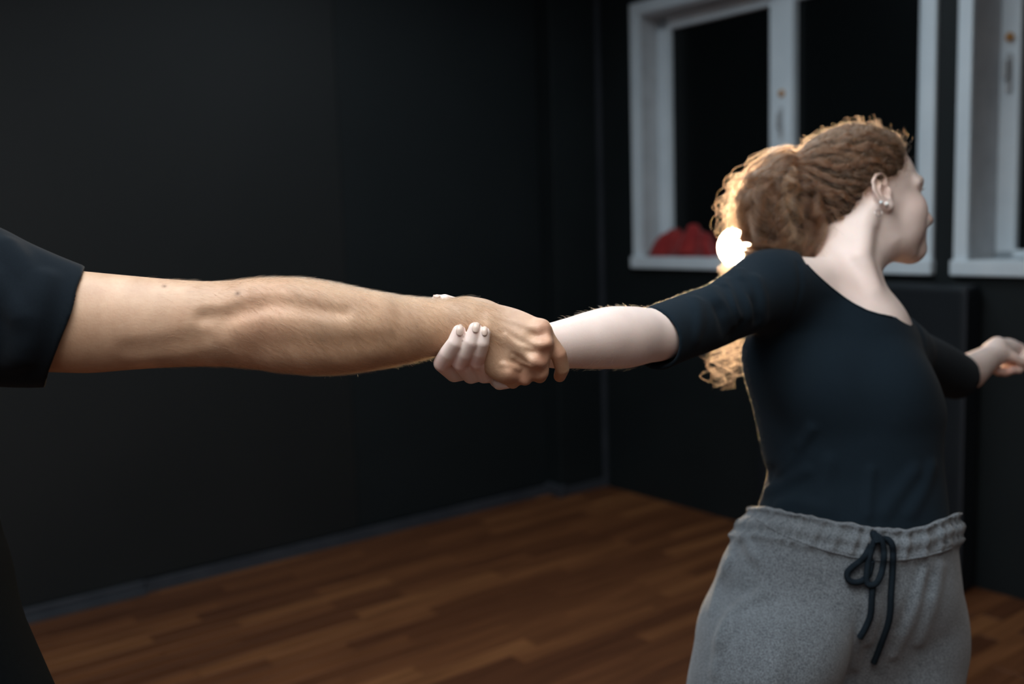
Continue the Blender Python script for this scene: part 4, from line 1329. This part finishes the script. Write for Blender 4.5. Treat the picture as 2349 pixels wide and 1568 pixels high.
_gn = sines(4, 10, 60, 170, (1, 1, 0.15)); _gw = sines(5, 8, 14, 40)


def band(X, Y, Z, t, a, b):
    px = CX + F_PX * X / Y; py = CY - F_PX * Z / Y
    s = py - np.interp(px, YT[0], YT[1])
    ang = np.arctan2(a, b)
    g = np.sin(ang * 46 + 2.2 * np.sin(ang * 7)) * 0.6 + np.sin(ang * 71 + 1.3) * 0.4
    inband = np.clip((s + 5) / 10, 0, 1) * np.clip((82 - s) / 16, 0, 1)
    ridge_ = np.exp(-((s - 4) / 7) ** 2) * 0.0035 + np.exp(-((s - 38) / 15) ** 2) * 0.0036 + np.exp(-((s - 68) / 10) ** 2) * 0.0026
    return -(inband * (g * 0.0040 + 0.0010)) - 1.9 * ridge_ - 0.0012 * _gw(X, Y, Z)


pant.loft((0, 0, 0), (0, 0, -1), (1, 0, 0), rows_z(HIP), 0.03, power=2.3, endk=0.03, disp=band)
LEG_R = [(1330, 1680, 1955, 1.630, 0.118), (1400, 1622, 1962, 1.602, 0.124), (1490, 1596, 1940, 1.582, 0.126), (1568, 1579, 1912, 1.578, 0.122), (1700, 1572, 1900, 1.585, 0.112), (2000, 1590, 1860, 1.620, 0.088), (2300, 1600, 1820, 1.690, 0.075), (2470, 1610, 1800, 1.735, 0.066)]
LEG_L = [(1330, 1950, 2180, 1.670, 0.100), (1400, 1960, 2198, 1.675, 0.112), (1440, 1950, 2203, 1.672, 0.116), (1500, 1942, 2202, 1.672, 0.116), (1568, 1938, 2194, 1.672, 0.114), (1700, 1945, 2185, 1.680, 0.104), (2000, 1985, 2180, 1.730, 0.083), (2300, 1995, 2170, 1.78, 0.074), (2420, 2000, 2160, 1.81, 0.066)]
pant.loft((0, 0, 0), (0, 0, -1), (1, 0, 0), rows_z(LEG_R), 0.022, endk=0.03)
pant.loft((0, 0, 0), (0, 0, -1), (1, 0, 0), rows_z(LEG_L), 0.016, endk=0.03)
for pts, r, l in (([(1668, 1300), (1690, 1245), (1710, 1235), (1722, 1262), (1735, 1285)], 0.006, 0.0045), ([(1650, 1470), (1670, 1420), (1705, 1385), (1750, 1360)], 0.012, 0.0050), ([(1640, 1540), (1650, 1480), (1668, 1430)], 0.010, 0.0030), ([(1632, 1400), (1648, 1340), (1672, 1290)], 0.008, 0.0030),
                  ([(2050, 1500), (2090, 1420), (2110, 1340), (2128, 1290)], 0.010, 0.0040), ([(2110, 1470), (2140, 1380), (2155, 1300)], 0.012, 0.0040), ([(1990, 1470), (2010, 1400), (2015, 1330)], 0.008, 0.0040), ([(1960, 1530), (1975, 1440), (1985, 1350)], 0.009, 0.0030), ([(1760, 1568), (1790, 1500), (1800, 1440)], 0.02, 0.0040)):
    pant.ridge(pts, r, l, 0.010)
for pts, r, l in (([(1945, 1560), (1962, 1480), (1978, 1400), (1986, 1340)], 0.008, 0.0060), ([(2060, 1440), (2095, 1360), (2112, 1300)], 0.006, 0.0035), ([(1725, 1290), (1735, 1320), (1720, 1360)], 0.010, 0.0030), ([(2128, 1290), (2134, 1320), (2130, 1360)], 0.006, 0.0025)):
    pant.ridge(pts, r, l * 0.4, 0.008, 'sub')


def waist_cut(X, Y, Z):
    px = CX + F_PX * X / Y; py = CY - F_PX * Z / Y
    n = np.interp(px, YT[0], YT[1]) + 1.4 * np.sin(px * 0.19 + 3 * np.sin(px * 0.031)) + 1.5 * np.sin(px * 0.07)
    return (py - n) * Y / F_PX * 0.95


pant.cut(waist_cut, 0.004)
pant_o, pant_v, pant_f = solid_object('sweatpants', pant, M['fleece'], wom_o, None, WOM_ROOT)
# seam below the waistband
sm = []
for px, py in catmull([(1735, 1190), (1790, 1222), (1850, 1247), (1920, 1268), (1985, 1281), (2050, 1284), (2110, 1277), (2160, 1264), (2182, 1255)], 60):
    d = pant.surf(px, py)
    if d:
        sm.append(P(px, py, d + 0.0010))
link('waist_seam', tube_mesh('waist_seam', to_world(np.array(sm)) - WOM_ROOT, 0.0021, 8), M['fleece'], wom_o, True)
def rim_fuzz(solid, v, f, n, sel, name, parent, mat, seed, ln=0.0028):  # fair fibres added to catch a bright rim from the back lamp
    body_hair(solid, v, f, n, sel, lambda p, r: r.normal(size=p.shape), ln, 0.9, 0.4, 0.000045, name, mat, parent, WOM_ROOT, seed)


rim_fuzz(top, top_v, top_f, 5000, lambda c: np.where((px_of(c)[0] < 1780) & (c[:, 2] > 0.01) & (c[:, 1] > 1.377 + (px_of(c)[0] - 1508) * 0.000905 + 0.012), 1.0, 0.0), 'sleeve_rim_fuzz', top_o, M['arm_down'], 51)
rim_fuzz(top, top_v, top_f, 2500, lambda c: np.where((px_of(c)[0] < 1800) & (px_of(c)[1] > 800) & (c[:, 1] > 1.66), 1.0, 0.0), 'side_rim_fuzz', top_o, M['arm_down'], 52)
rim_fuzz(pant, pant_v, pant_f, 5000, lambda c: np.where((px_of(c)[0] < 1760) & (px_of(c)[1] < 1640) & (c[:, 1] > 1.615), 1.0, 0.0), 'fleece_rim_fuzz', pant_o, M['arm_down'], 53)
shoe(down(P(1705, 2470, 1.735), 0.07), (-0.4, -1, 0), wom_o, WOM_ROOT)
shoe(down(P(2080, 2420, 1.81), 0.07), (0.5, -1, 0), wom_o, WOM_ROOT)


def lace(name, pix, off, rad, parent):
    pts = []
    q = catmull([p[:2] for p in pix], 10 * len(pix)); o_ = np.interp(np.linspace(0, 1, len(q)), np.linspace(0, 1, len(off)), off)
    for (x, y), oo in zip(q, o_):
        d = pant.surf(x, y)
        if d is None:
            d = 1.52
        pts.append(P(x, y, d - oo))
    pts = np.array(pts)
    for _ in range(3):
        pts[1:-1] = 0.25 * pts[:-2] + 0.5 * pts[1:-1] + 0.25 * pts[2:]
    return link(name, tube_mesh(name, to_world(pts) - WOM_ROOT, rad, 10), M['cord'], parent, True)


dk = lace('drawstring', [(2003, 1222), (2008, 1232), (2012, 1246)], [0.004, 0.009, 0.008], 0.0060, wom_o)
lace('bow_loop', [(2008, 1236), (1998, 1262), (1990, 1300), (1988, 1330), (1996, 1342), (2012, 1335), (2024, 1305), (2028, 1265), (2020, 1235), (2008, 1226)], [0.008, 0.010, 0.012, 0.013, 0.013, 0.012, 0.011, 0.011, 0.010, 0.008], 0.0048, dk)
lace('bow_loop', [(1998, 1250), (1980, 1280), (1955, 1300), (1943, 1315), (1950, 1332), (1972, 1334), (1992, 1318), (2000, 1285)], [0.008, 0.008, 0.008, 0.008, 0.008, 0.008, 0.009, 0.010], 0.0048, dk)
lace('cord_end', [(2014, 1238), (2036, 1236), (2048, 1255), (2048, 1300), (2044, 1360), (2040, 1420), (2020, 1480), (2004, 1520)], [0.008, 0.008, 0.006, 0.005, 0.005, 0.005, 0.005, 0.006], 0.0048, dk)
lace('cord_end', [(2003, 1335), (2000, 1370), (1997, 1410), (1985, 1440), (1972, 1462)], [0.010, 0.007, 0.006, 0.006, 0.006], 0.0048, dk)

# ------------------------------------------------------------------ earrings
def ball(name, c, r, mat, parent, sub=2):
    bm = bmesh.new(); bmesh.ops.create_icosphere(bm, subdivisions=sub, radius=r)
    w = to_world(np.asarray(c)) - WOM_ROOT
    for v_ in bm.verts:
        v_.co += Vector(w)
    me = bpy.data.meshes.new(name); bm.to_mesh(me); bm.free()
    return link(name, me, mat, parent, sub > 1)


e1 = wom.on(2021, 463, 0.0012); e2 = wom.on(2032, 468, 0.0018); e3 = wom.on(1987, 417, 0.0008)
ear_ = None
if e1 is not None:
    ear_ = ball('ear_stud', e1, 0.0032, M['crystal'], wom_o, 1)
if e2 is not None:
    ball('pearl_stud', e2, 0.0036, M['pearl'], wom_o, 2)
if e3 is not None:
    ball('helix_stud', e3, 0.0022, M['silver'], wom_o, 1)
hc_ = wom.on(2014, 480, 0.001)
if hc_ is not None:
    ring = [hc_ + np.array([0.0, -0.0015, -0.006]) + 0.0058 * np.array([math.cos(a), 0.3 * math.sin(a), math.sin(a)]) for a in np.linspace(0, 2 * np.pi, 28, endpoint=False)]
    link('hoop_earring', tube_mesh('hoop_earring', to_world(np.array(ring)) - WOM_ROOT, 0.0004, 6, True), M['silver'], wom_o, True)

# ------------------------------------------------------------------ her hair
CAPC = np.array([-0.014, 0, 0.038]); CAPR = np.array([0.103, 0.080, 0.083])
TIE = P(1843, 390, 1.735)
HLT = [(-0.12, -0.090), (-0.07, -0.075), (-0.03, -0.050), (0.0, -0.032), (0.012, -0.022), (0.022, -0.002), (0.028, 0.022), (0.037, 0.042), (0.050, 0.052), (0.065, 0.059), (0.090, 0.066), (0.14, 0.085)]
cap = Solid(spacing([(WH[0] - 0.17, WH[0] + 0.13, 0.0026)]), spacing([(WH[1] - 0.13, WH[1] + 0.13, 0.003)]), spacing([(WH[2] - 0.12, WH[2] + 0.16, 0.0026)]))
cap.ell(WH + WR_ @ CAPC, CAPR, 0.01, WR_)
cap.ell(WH + WR_ @ np.array([-0.055, 0, -0.005]), (0.052, 0.060, 0.062), 0.03, WR_)
cap.chain([(WH + WR_ @ np.array([-0.085, 0, 0.055]), 0.040), (TIE, 0.016)], 0.03)
# the hair is drawn back in wavy locks that run together at the tie
_tax = (TIE - WH) @ WR_; _tax /= np.linalg.norm(_tax); _ta = np.cross(_tax, (0, 1, 0)); _ta /= np.linalg.norm(_ta); _tb = np.cross(_tax, _ta)
_ln = sines(61, 7, 35, 90)


def locks(X, Y, Z):
    q = [X - WH[0], Y - WH[1], Z - WH[2]]
    loc = [q[0] * WR_[0, i] + q[1] * WR_[1, i] + q[2] * WR_[2, i] for i in range(3)]
    al = sum(loc[i] * _tax[i] for i in range(3)); a = sum(loc[i] * _ta[i] for i in range(3)); b = sum(loc[i] * _tb[i] for i in range(3))
    phi = np.arctan2(b, a); nz = _ln(X, Y, Z)
    s = np.sin(phi * 17 + 1.7 * nz + 0.9 * np.sin(al * 150 + 2 * nz)) + 0.6 * np.sin(phi * 31 - 1.5 * nz + 1.1 * np.sin(al * 190))
    return s * np.clip((np.sqrt(a * a + b * b) - 0.012) / 0.03, 0, 1)


cap.f -= (0.0021 * locks(cap.xs[:, None, None], cap.ys[None, :, None], cap.zs[None, None, :])).astype(np.float32)
cap.cut(hairline(WH, WR_, 1.0, HLT), 0.018)
cap_o, cap_v, cap_f = solid_object('hair', cap, M['hair_base'], wom_o, None, WOM_ROOT)
tag(cap_o, 'copper brown hair combed back from the temples')


def scalp_strands(n, seed, rad, waves, lift, m=26):
    r = np.random.default_rng(seed)
    cen = cap_v[cap_f].mean(1)
    a = np.linalg.norm(np.cross(cap_v[cap_f[:, 2]] - cap_v[cap_f[:, 0]], cap_v[cap_f[:, 3]] - cap_v[cap_f[:, 1]]), axis=1)
    q = (cen - WH) @ WR_
    w = a * (np.linalg.norm(cen - TIE, axis=1) > 0.02)
    # more roots near the hairline
    idx = r.choice(len(cap_f), n, p=w / w.sum())
    p = cen[idx]
    # clump id from a coarse hash of the root, neighbouring strands wave together
    cl = sines(seed + 50, 6, 60, 130)
    ph = 3.2 * cl(p[:, 0], p[:, 1], p[:, 2]) + r.normal(size=n) * 0.25
    out = np.zeros((n, m, 3))
    total = np.linalg.norm(TIE - p, axis=1) * 1.12
    step = total / (m - 1)
    cur = p.copy(); dist = np.zeros(n)
    fr = np.exp(cl(p[:, 1] * 1.3, p[:, 2], p[:, 0]) * 0.15)
    lf = lift * np.abs(r.normal(size=n)) + 0.0012
    for j in range(m):
        g = cap.grad(cur)
        tdir = TIE - cur; tl = np.linalg.norm(tdir, axis=1)
        tdir = tdir - g * (tdir * g).sum(1)[:, None]; tdir /= np.linalg.norm(tdir, axis=1)[:, None] + 1e-6
        side = np.cross(g, tdir)
        env = min(1, j / 4)
        s = np.sin(dist / 0.030 * 2 * np.pi * fr + ph)
        c = np.cos(dist / 0.030 * 2 * np.pi * fr + ph)
        out[:, j] = cur + g * (lf + env * waves * 0.55 * (1 + c))[:, None] + side * (env * waves * 1.25 * s)[:, None]
        mv = np.minimum(step, np.maximum(tl - 0.004, 0))
        cur = cur + tdir * mv[:, None]
        dist += mv
        v_ = cap.sample(cur); ok = np.abs(v_) < 0.03
        cur[ok] -= (g * v_[:, None])[ok]
    return hair_curves('scalp_strands', out, rad, M['hair'], cap_o, WOM_ROOT, 0.8)


scalp_strands(8000, 31, 0.00020, 0.0038, 0.0016)
def frizz(n, seed, m=14):
    r = np.random.default_rng(seed)
    cen = cap_v[cap_f].mean(1); q = (cen - WH) @ WR_
    w = np.where((q[:, 2] > 0.02) & (q[:, 0] < 0.075), 1.0, 0.0)
    idx = r.choice(len(cap_f), n, p=w / w.sum()); p = cen[idx]; g = cap.grad(p)
    t_ = TIE - p; t_ -= g * (t_ * g).sum(1)[:, None]; t_ /= np.linalg.norm(t_, axis=1)[:, None] + 1e-6
    sd = np.cross(g, t_); L_ = r.uniform(0.012, 0.036, n); up = r.uniform(0.15, 0.8, n); cu = r.uniform(0.002, 0.0045, n); ph = r.uniform(0, 6.28, n); tn = r.uniform(1.0, 2.6, n)
    t = np.linspace(0, 1, m)[None]
    a = ph[:, None] + tn[:, None] * 6.28 * t
    e = np.clip(t * 3, 0, 1)
    return p[:, None] + g[:, None] * (L_[:, None] * up[:, None] * t * (1 - 0.4 * t) + e * cu[:, None] * np.sin(a))[..., None] + t_[:, None] * (L_[:, None] * t)[..., None] + sd[:, None] * (e * cu[:, None] * np.cos(a))[..., None]


hair_curves('frizz', frizz(3600, 35), 0.00013, M['hair'], cap_o, WOM_ROOT, 0.6)

GUIDE = np.array([P(1843, 390, 1.735), P(1812, 400, 1.735), P(1798, 440, 1.730), P(1795, 495, 1.725), P(1800, 555, 1.735), P(1755, 630, 1.765), P(1705, 720, 1.785), P(1680, 800, 1.79), P(1672, 860, 1.79), P(1672, 905, 1.79)])
GRAD = np.array([0.012, 0.038, 0.064, 0.076, 0.066, 0.060, 0.054, 0.044, 0.036, 0.022])
gp = catmull(GUIDE, 120); gr = np.interp(np.linspace(0, 1, 120), np.linspace(0, 1, len(GRAD)), GRAD)


def ponytail(nclump, per, seed, curl, jitter, flare=1.0, ends=(0.44, 0.22, 2.0), m=64):
    r = np.random.default_rng(seed)
    # even filling of the disc, a bit more to the outside
    ang = r.uniform(0, 2 * np.pi, nclump); rr = np.sqrt(r.uniform(0.02, 1, nclump)) * flare
    ex = np.cos(ang) * rr; ez = np.sin(ang) * rr
    endt = ends[0] + ends[1] * r.uniform(0, 1.0, nclump) ** ends[2]
    ph = r.uniform(0, 2 * np.pi, nclump); wl = r.uniform(0.026, 0.044, nclump); hand = np.where(r.uniform(size=nclump) < 0.5, 1, -1); cu = curl * r.uniform(0.6, 1.4, nclump)
    T = np.gradient(gp, axis=0); T /= np.linalg.norm(T, axis=1)[:, None]
    up = np.array([0.0, 1.0, 0.0])
    A = np.cross(T, up); A /= np.linalg.norm(A, axis=1)[:, None]; B = np.cross(T, A)
    arc = np.concatenate([[0], np.cumsum(np.linalg.norm(np.diff(gp, axis=0), axis=1))])
    st = np.zeros((nclump * per, m, 3))
    jit = r.normal(size=(nclump, per, 2)) * jitter; jp = r.normal(size=(nclump, per)) * 0.30; js = 1 + 0.05 * r.normal(size=(nclump, per)); je = r.uniform(0.85, 1.0, (nclump, per))
    wob = r.normal(size=(nclump, 2)) * 0.010
    tt = np.linspace(0, 1, m)
    for i in range(nclump):
        s = tt[None, :] * (endt[i] * je[i])[:, None] * 119
        def itp(arr):
            return np.stack([np.interp(s, np.arange(120), arr[:, k]) for k in range(3)], -1)
        c = itp(gp); a = itp(A); b = itp(B); rd = np.interp(s, np.arange(120), gr); ar = np.interp(s, np.arange(120), arc)
        env = np.clip(ar / 0.05, 0, 1) * (1 + 0.7 * np.clip((ar - 0.22) / 0.15, 0, 1))
        phs = hand[i] * ar / wl[i] * 2 * np.pi * js[i][:, None] + ph[i] + jp[i][:, None]
        oa = ex[i] * rd + cu[i] * env * np.cos(phs) + jit[i, :, 0][:, None] * (0.4 + env) + wob[i, 0] * np.sin(ar * 26 + ph[i])
        ob = ez[i] * rd * 0.8 + cu[i] * env * np.sin(phs) + jit[i, :, 1][:, None] * (0.4 + env) + wob[i, 1] * np.cos(ar * 22 + ph[i])
        st[i * per:(i + 1) * per] = c + a * oa[..., None] + b * ob[..., None]
    return st


pc = Solid(spacing([(mx(1600, 1.7), mx(1950, 1.70), 0.005)]), spacing([(1.58, 1.92, 0.006)]), spacing([(-0.12, 0.34, 0.005)]))
pc.chain([(gp[i], gr[i] * 0.66) for i in range(0, 72, 6)], 0.01)
_pn = sines(77, 12, 90, 260)
pc.f += (0.006 * _pn(pc.xs[:, None, None], pc.ys[None, :, None], pc.zs[None, None, :])).astype(np.float32)
pony_o, _, _ = solid_object('ponytail', pc, M['hair_base'], wom_o, None, WOM_ROOT)
tag(pony_o, 'curly copper ponytail hanging behind the shoulder')
hair_curves('curls', ponytail(62, 52, 41, 0.0110, 0.0010), 0.00020, M['hair'], pony_o, WOM_ROOT, 0.6)
hair_curves('shade_curls', ponytail(62, 52, 45, 0.0110, 0.0011), 0.00020, M['hair_deep'], pony_o, WOM_ROOT, 0.6)  # dark and light locks paint in the self-shadow contrast of the curls
hair_curves('lit_curls', ponytail(40, 52, 46, 0.0120, 0.0009, 1.08), 0.00020, M['hair_light'], pony_o, WOM_ROOT, 0.6)
hair_curves('loose_curls', ponytail(620, 2, 43, 0.0115, 0.0040, 1.32, (0.30, 0.34, 1.5)), 0.00012, M['hair'], pony_o, WOM_ROOT, 0.6)
hair_curves('tail_curls', ponytail(6, 9, 47, 0.0085, 0.0008, 1.0, (0.86, 0.14, 1.0), 90), 0.00015, M['hair_deep'], pony_o, WOM_ROOT, 0.6)
hair_curves('loose_tail_curls', ponytail(9, 1, 48, 0.0090, 0.0025, 1.25, (0.82, 0.18, 1.0), 90), 0.00012, M['hair'], pony_o, WOM_ROOT, 0.6)
tie_pts = []
tdir = gp[6] - gp[0]; tdir /= np.linalg.norm(tdir); ta = np.cross(tdir, (0, 1, 0)); ta /= np.linalg.norm(ta); tb = np.cross(tdir, ta)
for a in np.linspace(0, 2 * np.pi, 40, endpoint=False):
    tie_pts.append(gp[1] + 0.0185 * (math.cos(a) * ta + math.sin(a) * tb))
link('hair_tie', tube_mesh('hair_tie', to_world(np.array(tie_pts)) - WOM_ROOT, 0.0045, 8, True), M['purple'], wom_o, True)
# eyelashes of the near eye
ls = []
for i in range(26):
    s = i / 25
    b0 = wL(0.0865 - 0.010 * s, -0.024 - 0.024 * s, 0.0055); tip = b0 + WR_ @ np.array([0.0095, -0.005, 0.001])
    ls.append(np.linspace(b0, tip, 4) + np.array([[0, 0, 0], [0, 0, -0.0006], [0, 0, -0.0004], [0, 0, 0.0006]]))
hair_curves('eyelashes', np.array(ls), 0.00045, M['hair_dark'], wom_o, WOM_ROOT, 0.3)
